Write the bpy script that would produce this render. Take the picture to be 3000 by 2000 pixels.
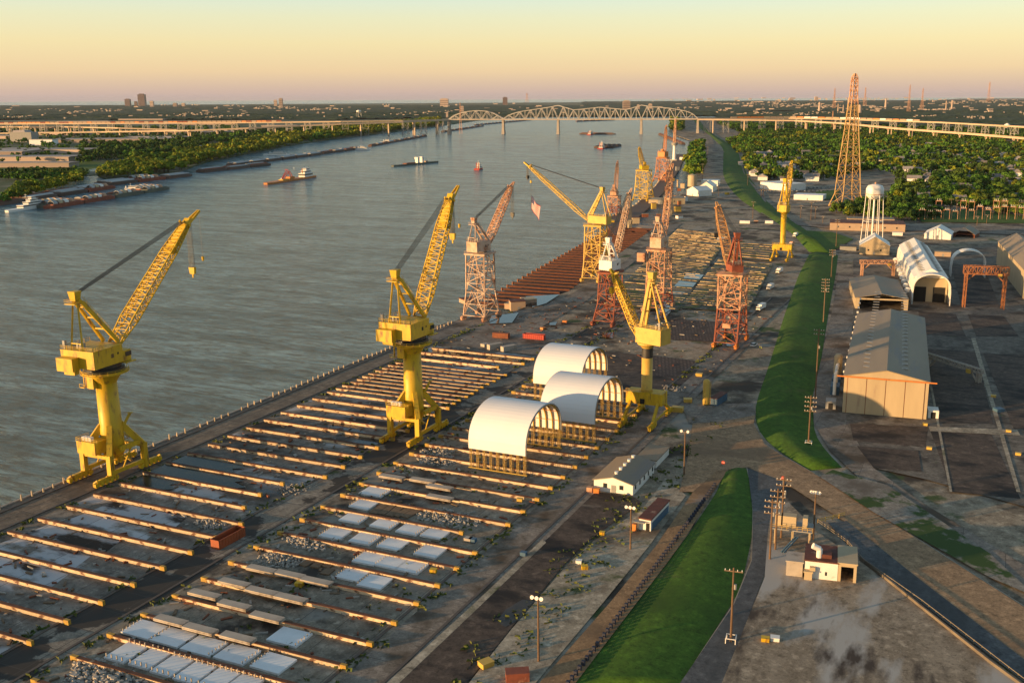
import bpy, math, random
from mathutils import Vector, Matrix
random.seed(7)
for o in list(bpy.data.objects): bpy.data.objects.remove(o)
SC = bpy.context.scene
COL = SC.collection
# ---------------------------------------------------------------- camera
F, CX, CY, H = 2965.0, 1620.0, 1000.0, 110.0      # focal length and centre in pixels of the 3000x2000 photo, height in m
ROLL = 0.005
HAZE = 0.8e-5
PITCH = math.atan((CY-286.0)/F)
YAW = math.atan((2950-CX)/math.hypot(F, CY-286.0))
cp, sp, cy_, sy_ = math.cos(PITCH), math.sin(PITCH), math.cos(YAW), math.sin(YAW)
cd = bpy.data.cameras.new('camera'); cam = bpy.data.objects.new('camera', cd); COL.objects.link(cam)
fw = Vector((-sy_*cp, cy_*cp, -sp)); r0 = Vector((cy_, sy_, 0)); u0 = r0.cross(fw)
rr = r0*math.cos(ROLL) - u0*math.sin(ROLL); uu = u0*math.cos(ROLL) + r0*math.sin(ROLL)
cam.matrix_world = Matrix(((rr.x, uu.x, -fw.x, 0), (rr.y, uu.y, -fw.y, 0), (rr.z, uu.z, -fw.z, H), (0, 0, 0, 1)))
cd.sensor_fit = 'HORIZONTAL'; cd.sensor_width = 36.0; cd.lens = 36.0*F/3000.0
cd.shift_x = -(CX-1500.0)/3000.0
cd.clip_start = 1.0; cd.clip_end = 120000.0
SC.camera = cam
# ---------------------------------------------------------------- exposure
SC.view_settings.view_transform = 'Standard'; SC.view_settings.look = 'None'
SC.view_settings.exposure = 0.48; SC.view_settings.gamma = 1.0; SC.view_settings.use_curve_mapping = False
# ---------------------------------------------------------------- sun and sky
SUN_AZ, SUN_EL = math.radians(43.0), math.radians(5.2)   # light travels toward (sin az, cos az)
sd = bpy.data.lights.new('sun', 'SUN'); so = bpy.data.objects.new('sun', sd); COL.objects.link(so)
sd.energy = 6.4; sd.color = (1.0, 0.60, 0.26); sd.angle = math.radians(0.5)
so.rotation_euler = Vector((math.sin(SUN_AZ)*math.cos(SUN_EL), math.cos(SUN_AZ)*math.cos(SUN_EL), -math.sin(SUN_EL))).to_track_quat('-Z', 'Y').to_euler()
so.location = (-300, -300, 200)
W = bpy.data.worlds.new('World'); SC.world = W; W.use_nodes = True
nt = W.node_tree; nt.nodes.clear(); N = nt.nodes.new; L = nt.links.new
out = N('ShaderNodeOutputWorld'); bgn = N('ShaderNodeBackground'); bgr = N('ShaderNodeBackground'); add = N('ShaderNodeAddShader')
sky = N('ShaderNodeTexSky'); sky.sky_type = 'NISHITA'; sky.sun_disc = False
sky.sun_elevation = SUN_EL; sky.sun_rotation = SUN_AZ+math.pi; sky.altitude = 100; sky.dust_density = 2.0
L(sky.outputs[0], bgn.inputs[0]); bgn.inputs[1].default_value = 0.07
tc = N('ShaderNodeTexCoord'); sx = N('ShaderNodeSeparateXYZ'); L(tc.outputs['Generated'], sx.inputs[0])
ramp = N('ShaderNodeValToRGB'); cr = ramp.color_ramp
mul = N('ShaderNodeMath'); mul.operation = 'MULTIPLY'; mul.inputs[1].default_value = 2.0
L(sx.outputs[2], mul.inputs[0]); L(mul.outputs[0], ramp.inputs[0])
stops = [(0.0, (.35, .28, .28)), (.012, (.42, .31, .27)), (.05, (.54, .40, .25)), (.10, (.54, .45, .26)), (.145, (.48, .47, .32)), (.18, (.41, .47, .40)),
         (.35, (.21, .31, .36)), (.7, (.13, .20, .26)), (1.0, (.10, .15, .19))]
while len(cr.elements) > 1: cr.elements.remove(cr.elements[-1])
cr.elements[0].position = 0.0; cr.elements[0].color = stops[0][1]+(1,)
for p_, c_ in stops[1:]:
    e_ = cr.elements.new(p_); e_.color = c_+(1,)
L(ramp.outputs[0], bgr.inputs[0]); bgr.inputs[1].default_value = 1.0
L(bgn.outputs[0], add.inputs[0]); L(bgr.outputs[0], add.inputs[1]); L(add.outputs[0], out.inputs[0])
try:
    SC.cycles.use_denoising = True; SC.cycles.max_bounces = 6
except Exception: pass
# ---------------------------------------------------------------- surveying helpers: photo pixel <-> ground
def ray(px, py):
    x, y = px-CX, py-CY; c, s = math.cos(ROLL), math.sin(ROLL)
    x, y = (c*x-s*y)/F, (s*x+c*y)/F
    f = cp-y*sp
    return (x*cy_-f*sy_, x*sy_+f*cy_, -sp-y*cp)
def G(px, py, z=0.0):
    d = ray(px, py); t = (z-H)/d[2]
    return (d[0]*t, d[1]*t)
def PX(X, Y, Z):
    x = X*cy_+Y*sy_; f = -X*sy_+Y*cy_; z = Z-H
    d = f*cp-z*sp; v = -(f*sp+z*cp)
    x, y = x/d*F, v/d*F; c, s = math.cos(ROLL), math.sin(ROLL)
    return (CX+c*x+s*y, CY-s*x+c*y, d)
def ZAT(X, Y, py):
    lo, hi = -50, 500
    for _ in range(50):
        m = (lo+hi)/2
        if PX(X, Y, m)[1] > py: lo = m
        else: hi = m
    return lo
def HIT(px, py, o, az):
    d = ray(px, py); a = math.radians(az); n = (math.cos(a), -math.sin(a))
    t = (o[0]*n[0]+o[1]*n[1])/(d[0]*n[0]+d[1]*n[1])
    return Vector((d[0]*t, d[1]*t, H+d[2]*t))
# ---------------------------------------------------------------- mesh builder
class MB:
    def __init__(s): s.v = []; s.f = []
    def hexa(s, P8):
        n = len(s.v); s.v += [tuple(p) for p in P8]
        for q in ((0,3,2,1),(4,5,6,7),(0,1,5,4),(1,2,6,5),(2,3,7,6),(3,0,4,7)): s.f.append(tuple(n+i for i in q))
        return s
    def box(s, x0, x1, y0, y1, z0, z1, rz=0, o=(0,0,0), taper=1.0, ty=None):
        ty = taper if ty is None else ty
        cx, cy = (x0+x1)/2, (y0+y1)/2; c, n_ = math.cos(rz), math.sin(rz); P8 = []
        for z, k, k2 in ((z0,1,1),(z1,taper,ty)):
            for x, y in ((x0,y0),(x1,y0),(x1,y1),(x0,y1)):
                X = cx+(x-cx)*k; Y = cy+(y-cy)*k2
                P8.append((o[0]+X*c-Y*n_, o[1]+X*n_+Y*c, o[2]+z))
        return s.hexa(P8)
    def bar(s, p, q, w, h=None):
        p = Vector(p); q = Vector(q); h = h or w; d = q-p
        if d.length < 1e-6: return s
        d.normalize(); a = d.cross(Vector((0,0,1)))
        if a.length < 1e-3: a = Vector((1,0,0))
        a.normalize(); b = a.cross(d); a = a*w/2; b = b*h/2
        return s.hexa([p-a-b, p+a-b, p+a+b, p-a+b, q-a-b, q+a-b, q+a+b, q-a+b])
    def cyl(s, p, q, r0, r1=None, n=12, caps=True):
        p = Vector(p); q = Vector(q); r1 = r0 if r1 is None else r1; d = (q-p).normalized()
        a = d.cross(Vector((0,0,1)))
        if a.length < 1e-3: a = Vector((1,0,0))
        a.normalize(); b = a.cross(d); m = len(s.v)
        for c, r in ((p, r0), (q, r1)):
            for i in range(n):
                t = 2*math.pi*i/n; s.v.append(tuple(c+a*(r*math.cos(t))+b*(r*math.sin(t))))
        for i in range(n): j = (i+1) % n; s.f.append((m+j, m+i, m+n+i, m+n+j))
        if caps: s.f.append(tuple(m+i for i in range(n))); s.f.append(tuple(m+n+i for i in reversed(range(n))))
        return s
    def rev(s, prof, o=(0,0,0), n=20):
        m = len(s.v)
        for r, z in prof:
            for i in range(n): t = 2*math.pi*i/n; s.v.append((o[0]+r*math.cos(t), o[1]+r*math.sin(t), o[2]+z))
        for k in range(len(prof)-1):
            for i in range(n):
                j = (i+1) % n; s.f.append((m+k*n+i, m+k*n+j, m+(k+1)*n+j, m+(k+1)*n+i))
        s.f.append(tuple(m+i for i in reversed(range(n)))); s.f.append(tuple(m+(len(prof)-1)*n+i for i in range(n)))
        return s
    def poly(s, pts, z):
        m = len(s.v); A = sum(pts[i][0]*pts[(i+1)%len(pts)][1]-pts[(i+1)%len(pts)][0]*pts[i][1] for i in range(len(pts)))
        if A < 0: pts = pts[::-1]
        s.v += [(p[0], p[1], z) for p in pts]; s.f.append(tuple(range(m, m+len(pts)))); return s
    def prism(s, pts, z0, z1):
        A = sum(pts[i][0]*pts[(i+1)%len(pts)][1]-pts[(i+1)%len(pts)][0]*pts[i][1] for i in range(len(pts)))
        if A < 0: pts = pts[::-1]
        m = len(s.v); n = len(pts)
        s.v += [(p[0], p[1], z0) for p in pts]+[(p[0], p[1], z1) for p in pts]
        s.f.append(tuple(m+i for i in reversed(range(n)))); s.f.append(tuple(m+n+i for i in range(n)))
        for i in range(n): j = (i+1) % n; s.f.append((m+i, m+j, m+n+j, m+n+i))
        return s
    def quad(s, a, b, c, d):
        m = len(s.v); s.v += [tuple(a), tuple(b), tuple(c), tuple(d)]; s.f.append((m, m+1, m+2, m+3)); return s
    def gable(s, x0, x1, y0, y1, z0, z1, over=0.0, t=0.15, axis='y', rz=0, o=(0,0,0)):
        # solid gabled roof prism, ridge along axis
        c, n_ = math.cos(rz), math.sin(rz)
        if axis == 'y':
            xm = (x0+x1)/2; P = [(x0-over,y0-over,z0),(x1+over,y0-over,z0),(xm,y0-over,z1),(x0-over,y1+over,z0),(x1+over,y1+over,z0),(xm,y1+over,z1)]
        else:
            ym = (y0+y1)/2; P = [(x0-over,y1+over,z0),(x0-over,y0-over,z0),(x0-over,ym,z1),(x1+over,y1+over,z0),(x1+over,y0-over,z0),(x1+over,ym,z1)]
        m = len(s.v); s.v += [(o[0]+x*c-y*n_, o[1]+x*n_+y*c, o[2]+z) for x, y, z in P]
        for q in ((0,1,2),(5,4,3),(1,0,3,4),(2,1,4,5),(0,2,5,3)): s.f.append(tuple(m+i for i in q))
        return s
    def lattice(s, A, B, n, t, faces=(0,1,2,3), td=None):
        # four-chord lattice between end quads A, B (4 points each)
        A = [Vector(a) for a in A]; B = [Vector(b) for b in B]; td = td or t*0.6
        R = [[A[k].lerp(B[k], i/n) for k in range(4)] for i in range(n+1)]
        for k in range(4): s.bar(A[k], B[k], t)
        for i in range(n+1):
            for k in range(4): s.bar(R[i][k], R[i][(k+1)%4], td)
        for i in range(n):
            for k in faces:
                j = (k+1) % 4
                if (i+k) % 2: s.bar(R[i][k], R[i+1][j], td)
                else: s.bar(R[i][j], R[i+1][k], td)
        return s
    def build(s, name, m, parent=None, smooth=False, loc=None):
        me = bpy.data.meshes.new(name); me.from_pydata(s.v, [], s.f); me.update()
        if m is not None: me.materials.append(m)
        if smooth: me.polygons.foreach_set('use_smooth', [True]*len(me.polygons))
        o = bpy.data.objects.new(name, me); COL.objects.link(o)
        if parent is not None: o.parent = parent
        if loc: o.location = loc
        return o
def tag(o, label=None, cat=None, group=None, kind=None):
    if label: o['label'] = label
    if cat: o['category'] = cat
    if group: o['group'] = group
    if kind: o['kind'] = kind
    elif label and o.parent is None: o['kind'] = 'thing'
    return o
def thing(name, label, cat, loc=(0,0,0), rz=0, group=None):
    o = bpy.data.objects.new(name, None); COL.objects.link(o); o.empty_display_size = 1.0
    o.location = loc; o.rotation_euler = (0, 0, rz); return tag(o, label, cat, group)
def dup(root, loc, rz=None, label=None, group=None, scale=None):
    r = root.copy(); COL.objects.link(r); r.location = loc
    if rz is not None: r.rotation_euler = (0, 0, rz)
    if scale is not None: r.scale = scale
    if label: r['label'] = label
    if group: r['group'] = group
    for ch in list(root.children):
        c = ch.copy(); COL.objects.link(c); c.parent = r
        for g in ch.children: d = g.copy(); COL.objects.link(d); d.parent = c
    return r
def inpoly(x, y, P):
    r = False; j = len(P)-1
    for i in range(len(P)):
        if (P[i][1] > y) != (P[j][1] > y) and x < (P[j][0]-P[i][0])*(y-P[i][1])/(P[j][1]-P[i][1])+P[i][0]: r = not r
        j = i
    return r
# ---------------------------------------------------------------- materials
def mat(name, c1, c2=None, scale=0.5, rough=0.7, metal=0.0, bump=0.0, c3=None, s3=0.1, th=(0.5, 0.6), rand=0.0, spec=0.5, stretch=None, coord='Object'):
    m = bpy.data.materials.new(name); m.use_nodes = True; t = m.node_tree; b = t.nodes['Principled BSDF']
    b.inputs['Roughness'].default_value = rough; b.inputs['Metallic'].default_value = metal
    b.inputs['Specular IOR Level'].default_value = spec
    tcn = t.nodes.new('ShaderNodeTexCoord'); src = tcn.outputs[coord]
    if stretch:
        mp = t.nodes.new('ShaderNodeMapping'); mp.inputs['Scale'].default_value = stretch; t.links.new(src, mp.inputs[0]); src = mp.outputs[0]
    def noise(sc, det=6.0):
        n = t.nodes.new('ShaderNodeTexNoise'); n.inputs['Scale'].default_value = sc; n.inputs['Detail'].default_value = det; n.inputs['Roughness'].default_value = 0.62
        t.links.new(src, n.inputs['Vector']); return n.outputs[0]
    def rng(s_, a, b2):
        r = t.nodes.new('ShaderNodeMapRange'); r.inputs[1].default_value = a; r.inputs[2].default_value = b2; t.links.new(s_, r.inputs[0]); return r.outputs[0]
    def mix(f, A, B):
        x = t.nodes.new('ShaderNodeMix'); x.data_type = 'RGBA'
        t.links.new(f, x.inputs[0])
        for i, v in ((6, A), (7, B)):
            if isinstance(v, tuple): x.inputs[i].default_value = v+(1,) if len(v) == 3 else v
            else: t.links.new(v, x.inputs[i])
        return x.outputs[2]
    colr = None
    c2 = c2 or tuple(v*0.8 for v in c1)
    n1 = noise(scale); colr = mix(rng(n1, 0.35, 0.65), c1, c2)
    if c3: colr = mix(rng(noise(s3, 8.0), *th), colr, c3)
    if rand:
        oi = t.nodes.new('ShaderNodeObjectInfo'); hs = t.nodes.new('ShaderNodeHueSaturation'); r = t.nodes.new('ShaderNodeMapRange')
        r.inputs[3].default_value = 1-rand; r.inputs[4].default_value = 1+rand; t.links.new(oi.outputs['Random'], r.inputs[0]); t.links.new(r.outputs[0], hs.inputs['Value'])
        t.links.new(colr, hs.inputs['Color']); colr = hs.outputs[0]
    t.links.new(colr, b.inputs['Base Color'])
    if bump:
        bp = t.nodes.new('ShaderNodeBump'); bp.inputs['Strength'].default_value = bump; bp.inputs['Distance'].default_value = 0.1; t.links.new(n1, bp.inputs['Height']); t.links.new(bp.outputs[0], b.inputs['Normal'])
    return m
def ground_mat(name, base, alt, dark, s1=0.25, s2=0.05, th=(0.52, 0.66), pud=None, green=None, gth=(0.6, 0.68), gs=0.06, light=None, lth=(0.6, 0.7), ls=0.1, stretch=None, grid=None, joint=(.06,.055,.05), rough=0.85, cracks=0):
    """layered ground: two mottled tones, dark stains, optional pale patches, weeds, puddles and slab joints"""
    m = bpy.data.materials.new(name); m.use_nodes = True; t = m.node_tree; b = t.nodes['Principled BSDF']; nn = t.nodes.new; ln = t.links.new
    tcn = nn('ShaderNodeTexCoord'); raw = tcn.outputs['Object']; src = raw
    if stretch:
        mp = nn('ShaderNodeMapping'); mp.inputs['Scale'].default_value = stretch[:3]
        if len(stretch) > 3: mp.inputs['Rotation'].default_value = (0, 0, stretch[3])
        ln(raw, mp.inputs[0]); src = mp.outputs[0]
    k = [0]
    def noise(sc, det=8.0, s_=None, rg=0.6):
        k[0] += 1; mp = nn('ShaderNodeMapping'); mp.inputs['Location'].default_value = (k[0]*37.7, k[0]*91.3, k[0]*13.1); ln(s_ or src, mp.inputs[0])
        n = nn('ShaderNodeTexNoise'); n.inputs['Scale'].default_value = sc; n.inputs['Detail'].default_value = det; n.inputs['Roughness'].default_value = rg
        ln(mp.outputs[0], n.inputs['Vector']); return n.outputs[0]
    def rng(s_, a, b2):
        r = nn('ShaderNodeMapRange'); r.inputs[1].default_value = a; r.inputs[2].default_value = b2; ln(s_, r.inputs[0]); return r.outputs[0]
    def mix(f, A, B):
        x = nn('ShaderNodeMix'); x.data_type = 'RGBA'; ln(f, x.inputs[0])
        for i, v in ((6, A), (7, B)):
            if isinstance(v, tuple): x.inputs[i].default_value = v+(1,)
            else: ln(v, x.inputs[i])
        return x.outputs[2]
    c = mix(rng(noise(s1), .35, .65), base, alt)
    fine = noise(1.6, 6.0, raw, .7)
    c = mix(rng(fine, .54, .72), c, tuple(v*.4 for v in base)); c = mix(rng(fine, .46, .26), c, tuple(min(1, v*1.9) for v in base)); mid = noise(.45, 8.0, raw, .7); c = mix(rng(mid, .54, .68), c, tuple(v*.5 for v in base)); c = mix(rng(mid, .46, .34), c, tuple(min(1, v*1.45) for v in alt))
    if cracks:
        vo = nn('ShaderNodeTexVoronoi'); vo.feature = 'DISTANCE_TO_EDGE'; vo.inputs['Scale'].default_value = cracks; wv = nn('ShaderNodeVectorMath'); wv.operation = 'ADD'; wn_ = nn('ShaderNodeTexNoise'); wn_.inputs['Scale'].default_value = .3; ln(raw, wn_.inputs['Vector'])
        sc_ = nn('ShaderNodeVectorMath'); sc_.operation = 'SCALE'; sc_.inputs['Scale'].default_value = 3.0; ln(wn_.outputs['Color'], sc_.inputs[0]); ln(raw, wv.inputs[0]); ln(sc_.outputs[0], wv.inputs[1]); ln(wv.outputs[0], vo.inputs['Vector'])
        c = mix(rng(vo.outputs['Distance'], .035, .0), c, tuple(v*.35 for v in base))
    if light: c = mix(rng(noise(ls), *lth), c, light)
    c = mix(rng(noise(s2, 10.0), *th), c, dark)
    if grid:
        br = nn('ShaderNodeTexBrick'); br.inputs['Scale'].default_value = 1.0; br.inputs['Brick Width'].default_value = grid[0]; br.inputs['Row Height'].default_value = grid[1]
        br.inputs['Mortar Size'].default_value = grid[2]; br.offset = grid[3] if len(grid) > 3 else 0.0; br.inputs['Color1'].default_value = (1,1,1,1); br.inputs['Color2'].default_value = (.72,.72,.72,1); br.inputs['Mortar'].default_value = (0,0,0,1)
        ln(raw, br.inputs[0])
        x = nn('ShaderNodeMix'); x.data_type = 'RGBA'; x.blend_type = 'MULTIPLY'; x.inputs[0].default_value = 0.6; ln(c, x.inputs[6]); ln(br.outputs['Color'], x.inputs[7]); c = mix(br.outputs['Fac'], x.outputs[2], joint)
    if green:
        c = mix(rng(noise(gs, 10.0), *gth), c, green)
    rsock = None
    if pud:
        pf = rng(noise(pud[0], 3.0, None, .45), pud[1], pud[1]+pud[2]); c = mix(pf, c, (.035,.036,.036))
        mr = nn('ShaderNodeMapRange'); mr.inputs[3].default_value = rough; mr.inputs[4].default_value = 0.12; ln(pf, mr.inputs[0]); ln(mr.outputs[0], b.inputs['Roughness'])
    else: b.inputs['Roughness'].default_value = rough
    ln(c, b.inputs['Base Color']); b.inputs['Specular IOR Level'].default_value = 0.3
    return m
M = {}
M['yellow'] = mat('yellow paint', (.62,.40,.009), (.48,.30,.008), .5, .5, c3=(.20,.085,.02), s3=.7, th=(.54,.68), stretch=(1,1,.3))
M['yellow_pale'] = mat('faded yellow paint', (.58,.38,.07), (.48,.30,.05), .3, .55, c3=(.28,.15,.05), s3=.4, th=(.6,.75))
M['orange'] = mat('orange paint', (.55,.20,.03), (.48,.15,.03), .4, .55, c3=(.2,.07,.02), s3=.5, th=(.58,.7))
M['rust'] = mat('rusty steel', (.22,.065,.025), (.13,.04,.02), .6, .8)
M['rust_red'] = mat('red oxide paint', (.26,.07,.035), (.17,.045,.025), .4, .75, c3=(.36,.16,.10), s3=.3, th=(.58,.66))
M['rust_white'] = mat('rust streaked white paint', (.54,.43,.34), (.40,.24,.15), .25, .65, c3=(.24,.09,.04), s3=.35, th=(.54,.66))
M['rust_pink'] = mat('rust bleached paint', (.54,.32,.20), (.38,.19,.105), .25, .7, c3=(.2,.07,.035), s3=.25, th=(.55,.65))
M['black'] = mat('black paint', (.02,.02,.02), (.04,.035,.03), .5, .5)
M['rope'] = mat('steel wire rope', (.03,.035,.035), None, 1, .5)
M['white'] = mat('white paint', (.74,.73,.70), (.66,.64,.60), .3, .5, c3=(.4,.33,.27), s3=.25, th=(.66,.8))
M['canvas'] = mat('white canvas', (.72,.73,.75), (.68,.69,.71), .2, .6, stretch=(.4,.4,.4))
M['grey'] = mat('grey metal', (.28,.28,.27), (.22,.22,.21), .4, .6)
M['dark'] = mat('dark opening', (.012,.012,.012), None, 1, .9)
M['glass'] = mat('window glass', (.03,.04,.045), None, 1, .15)
M['concrete'] = mat('weathered concrete', (.42,.37,.31), (.32,.28,.24), .3, .85, c3=(.16,.13,.10), s3=.35, th=(.56,.7), bump=.1)
M['beam'] = mat('pale painted beam', (.58,.46,.31), (.42,.31,.20), .5, .8, c3=(.13,.06,.035), s3=.5, th=(.53,.6), rand=.2)
M['beam_sun'] = mat('sun tinted keel beam', (.62,.50,.24), (.42,.28,.12), .4, .8, c3=(.12,.08,.03), s3=.5, th=(.54,.62), rand=.3)  # warm sunlit brightness put into the colour of the far keel beams
M['beam_top'] = mat('rusted beam top', (.07,.026,.015), (.12,.045,.022), .5, .85, c3=(.20,.15,.11), s3=.3, th=(.62,.7), rand=.2)
M['ytip'] = mat('yellow beam end', (.46,.29,.03), (.30,.17,.03), .8, .6, c3=(.2,.1,.03), s3=.9, th=(.58,.7))
M['timber'] = mat('weathered timber', (.20,.135,.08), (.13,.085,.05), .8, .85, stretch=(1,4,1))
M['stone'] = mat('broken concrete', (.40,.37,.33), (.28,.26,.23), 1.5, .9)
M['slab'] = mat('white precast slab', (.72,.74,.76), (.66,.68,.70), .4, .6, c3=(.5,.48,.45), s3=.3, th=(.62,.8), rand=.05)
M['brick'] = mat('tan masonry', (.40,.29,.20), (.34,.25,.18), .3, .85)
M['roof_grey'] = mat('grey sheet roof', (.25,.20,.135), (.20,.16,.11), .12, .6, stretch=(1,.12,1), c3=(.17,.15,.14), s3=.2, th=(.55,.7))
M['roof_light'] = mat('pale flat roof', (.36,.32,.30), (.27,.24,.23), .03, .8, rand=.2)
M['roof_rust'] = mat('rusted sheet roof', (.12,.035,.022), (.08,.025,.018), .5, .8, c3=(.3,.2,.14), s3=.3, th=(.58,.66))
M['clad'] = mat('cream cladding', (.44,.35,.22), (.37,.295,.185), .15, .7, stretch=(1,1,.2), c3=(.28,.2,.14), s3=.3, th=(.62,.78))
M['pole'] = mat('timber pole', (.15,.09,.05), (.10,.06,.035), 1, .85)
M['wall_far'] = mat('far building wall', (.42,.33,.27), (.34,.26,.22), .05, .8, rand=.3)
M['wall_dark'] = mat('dark curtain wall', (.11,.08,.075), (.16,.11,.10), .05, .4)
M['asphalt'] = mat('asphalt', (.055,.057,.06), (.075,.075,.077), .4, .85)
M['rust_orange'] = mat('orange brown rusted steel', (.33,.13,.045), (.22,.08,.035), .4, .7)
M['rust_tan'] = mat('tan weathered boom paint', (.52,.30,.12), (.40,.20,.08), .4, .65, c3=(.24,.09,.04), s3=.4, th=(.58,.68))
M['steel'] = mat('bridge steel', (.40,.38,.35), (.34,.32,.29), .05, .6)
M['deck'] = mat('bridge deck concrete', (.52,.40,.28), (.44,.34,.24), .02, .8)
M['red'] = mat('red paint', (.42,.04,.02), (.34,.03,.02), .6, .55)
M['blue'] = mat('blue paint', (.05,.12,.20), (.04,.09,.15), .6, .55)
M['barge_side'] = mat('barge hull', (.12,.065,.045), (.09,.07,.06), .06, .75, rand=.3)
M['barge_green'] = mat('green barge hull', (.12,.13,.10), (.09,.10,.08), .06, .75)
M['barge_cover'] = mat('barge hatch cover', (.36,.37,.37), (.28,.29,.30), .08, .6, rand=.15)
M['coal'] = mat('coal cargo', (.01,.01,.012), None, .5, .9)
M['skin'] = mat('skin', (.35,.2,.13), None, 1, .6)
M['hivis'] = mat('high visibility vest', (.6,.65,.03), (.5,.6,.02), 1, .7)
M['navy'] = mat('navy cloth', (.02,.025,.05), None, 1, .8)
M['trunk'] = mat('tree bark', (.07,.05,.035), None, 1, .9)
# ---------------------------------------------------------------- setting
def struct(name, mb, m): return tag(mb.build(name, m), kind='structure')
def pxp(pts, z=0): return [G(x, y, z) for x, y in pts]
_z = [0.02]
def patch(name, pts, m, px=True, z=None):
    if z is None: _z[0] += 0.012; z = _z[0]
    return struct(name, MB().poly(pxp(pts, z) if px else pts, z), m)
# river: one sheet reaching the horizon
wm = bpy.data.materials.new('river water'); wm.use_nodes = True; t = wm.node_tree; b = t.nodes['Principled BSDF']
b.inputs['Base Color'].default_value = (.10,.125,.11,1); b.inputs['Roughness'].default_value = .16; b.inputs['IOR'].default_value = 1.33; b.inputs['Specular IOR Level'].default_value = .32
tcw = t.nodes.new('ShaderNodeTexCoord')
def wn(sc, st, det, rg=.6, rot=0.35):
    mp = t.nodes.new('ShaderNodeMapping'); mp.inputs['Scale'].default_value = st; mp.inputs['Rotation'].default_value = (0,0,rot); t.links.new(tcw.outputs['Object'], mp.inputs[0])
    n = t.nodes.new('ShaderNodeTexNoise'); n.inputs['Scale'].default_value = sc; n.inputs['Detail'].default_value = det; n.inputs['Roughness'].default_value = rg; n.inputs['Distortion'].default_value = .6
    t.links.new(mp.outputs[0], n.inputs['Vector']); return n.outputs[0]
b1 = t.nodes.new('ShaderNodeBump'); b1.inputs['Strength'].default_value = .9; b1.inputs['Distance'].default_value = 5.5
b2 = t.nodes.new('ShaderNodeBump'); b2.inputs['Strength'].default_value = .7; b2.inputs['Distance'].default_value = 6.0
t.links.new(wn(.16, (.55,1.5,1), 10, .68), b1.inputs['Height']); t.links.new(wn(.016, (.4,1.6,1), 6), b2.inputs['Height'])
t.links.new(b2.outputs[0], b1.inputs['Normal']); t.links.new(b1.outputs[0], b.inputs['Normal'])
mx = t.nodes.new('ShaderNodeMix'); mx.data_type = 'RGBA'; mr = t.nodes.new('ShaderNodeMapRange'); mr.inputs[1].default_value = .42; mr.inputs[2].default_value = .58
t.links.new(wn(.035, (.3,1.6,1), 12, .72), mr.inputs[0]); t.links.new(mr.outputs[0], mx.inputs[0]); mx.inputs[6].default_value = (.045,.11,.145,1); mx.inputs[7].default_value = (.17,.28,.32,1)
mx2 = t.nodes.new('ShaderNodeMix'); mx2.data_type = 'RGBA'; mx2.blend_type = 'MULTIPLY'; mx2.inputs[0].default_value = 1.0; mr2 = t.nodes.new('ShaderNodeMapRange'); mr2.inputs[1].default_value = .38; mr2.inputs[2].default_value = .62; mr2.inputs[3].default_value = .35; mr2.inputs[4].default_value = 1.65  # light and dark of the ripples multiplied into the water colour
t.links.new(wn(.22, (.4,1.7,1), 8, .7), mr2.inputs[0]); t.links.new(mx.outputs[2], mx2.inputs[6]); t.links.new(mr2.outputs[0], mx2.inputs[7]); t.links.new(mx2.outputs[2], b.inputs['Base Color'])
WZ = -3.0
struct('river_water', MB().poly([(-60000,-2000),(60000,-2000),(60000,60000),(-60000,60000)], WZ), wm)
# lands
gY = ground_mat('yard ground', (.21,.165,.115), (.31,.26,.19), (.05,.038,.027), .16, .05, (.48,.60), green=(.05,.075,.02), gth=(.60,.66), gs=.05, light=(.29,.27,.235), lth=(.54,.66), ls=.05)
yard = pxp([(1440,925),(1560,905),(1662,868),(1690,850)])
yard = [(-246.5,-40),(-246.5,438),(-246,446),(-228,450),(-228.5,495),(-224,536),(-268.6,834)]
yard += pxp([(1945,662),(1960,640),(1985,580),(2010,560),(2020,520),(2022,480),(2012,455),(2020,410),(1975,395),(1962,365),(1966,348),(1990,340)])
yard += [(-1500,9000),(-1500,40000),(50000,40000),(50000,-900),(-240,-900)]
struct('ground', MB().prism(yard, -4, 0.0), gY)
gL = ground_mat('far bank ground', (.17,.15,.12), (.09,.115,.05), (.06,.08,.035), .01, .006, (.45,.6), green=(.05,.075,.022), gth=(.48,.55), gs=.008, light=(.30,.26,.21), lth=(.56,.62), ls=.01)
lb = pxp([(-700,650),(-60,598),(0,590),(60,580),(140,562),(240,547),(262,535),(120,536),(130,520),(290,512),(310,522),(520,500),(610,470),(840,425),(1000,402),(1130,388),(1290,368),(1400,352),(1500,345),(1700,341),(1960,338)])
lb += [(-1700,12000),(-6500,24000),(-28000,9500),(-9000,1500),(-4000,-200)]
struct('far_bank_ground', MB().prism(lb, -4, -0.5), gL)
# yard surfaces
slabA = ground_mat('slab field concrete', (.16,.14,.115), (.26,.235,.20), (.035,.028,.022), .22, .06, (.5,.62), light=(.46,.45,.45), lth=(.54,.60), ls=.07, stretch=(.45,1,1), grid=(9.3,9.3,.08), pud=(.03,.62,.03), green=(.045,.06,.018), gth=(.64,.7), gs=.05)
slabB = ground_mat('centre field concrete', (.205,.17,.125), (.29,.25,.195), (.045,.037,.03), .25, .07, (.52,.64), light=(.26,.245,.215), lth=(.56,.68), ls=.07, grid=(9.3,9.3,.07), green=(.06,.07,.025), gth=(.66,.72), gs=.06)
apron = ground_mat('quay apron', (.165,.125,.09), (.215,.17,.125), (.07,.055,.042), .3, .04, (.52,.7), grid=(7,12,.12))
aisle = ground_mat('aisle concrete', (.21,.185,.15), (.25,.22,.18), (.045,.04,.035), .2, .06, (.49,.515), grid=(6.5,8.2,.1), green=(.04,.06,.015), gth=(.66,.7), gs=.06)
lane = ground_mat('yard lane', (.195,.165,.135), (.245,.21,.175), (.085,.062,.042), .15, .06, (.48,.62), grid=(10,14,.06))
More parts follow.
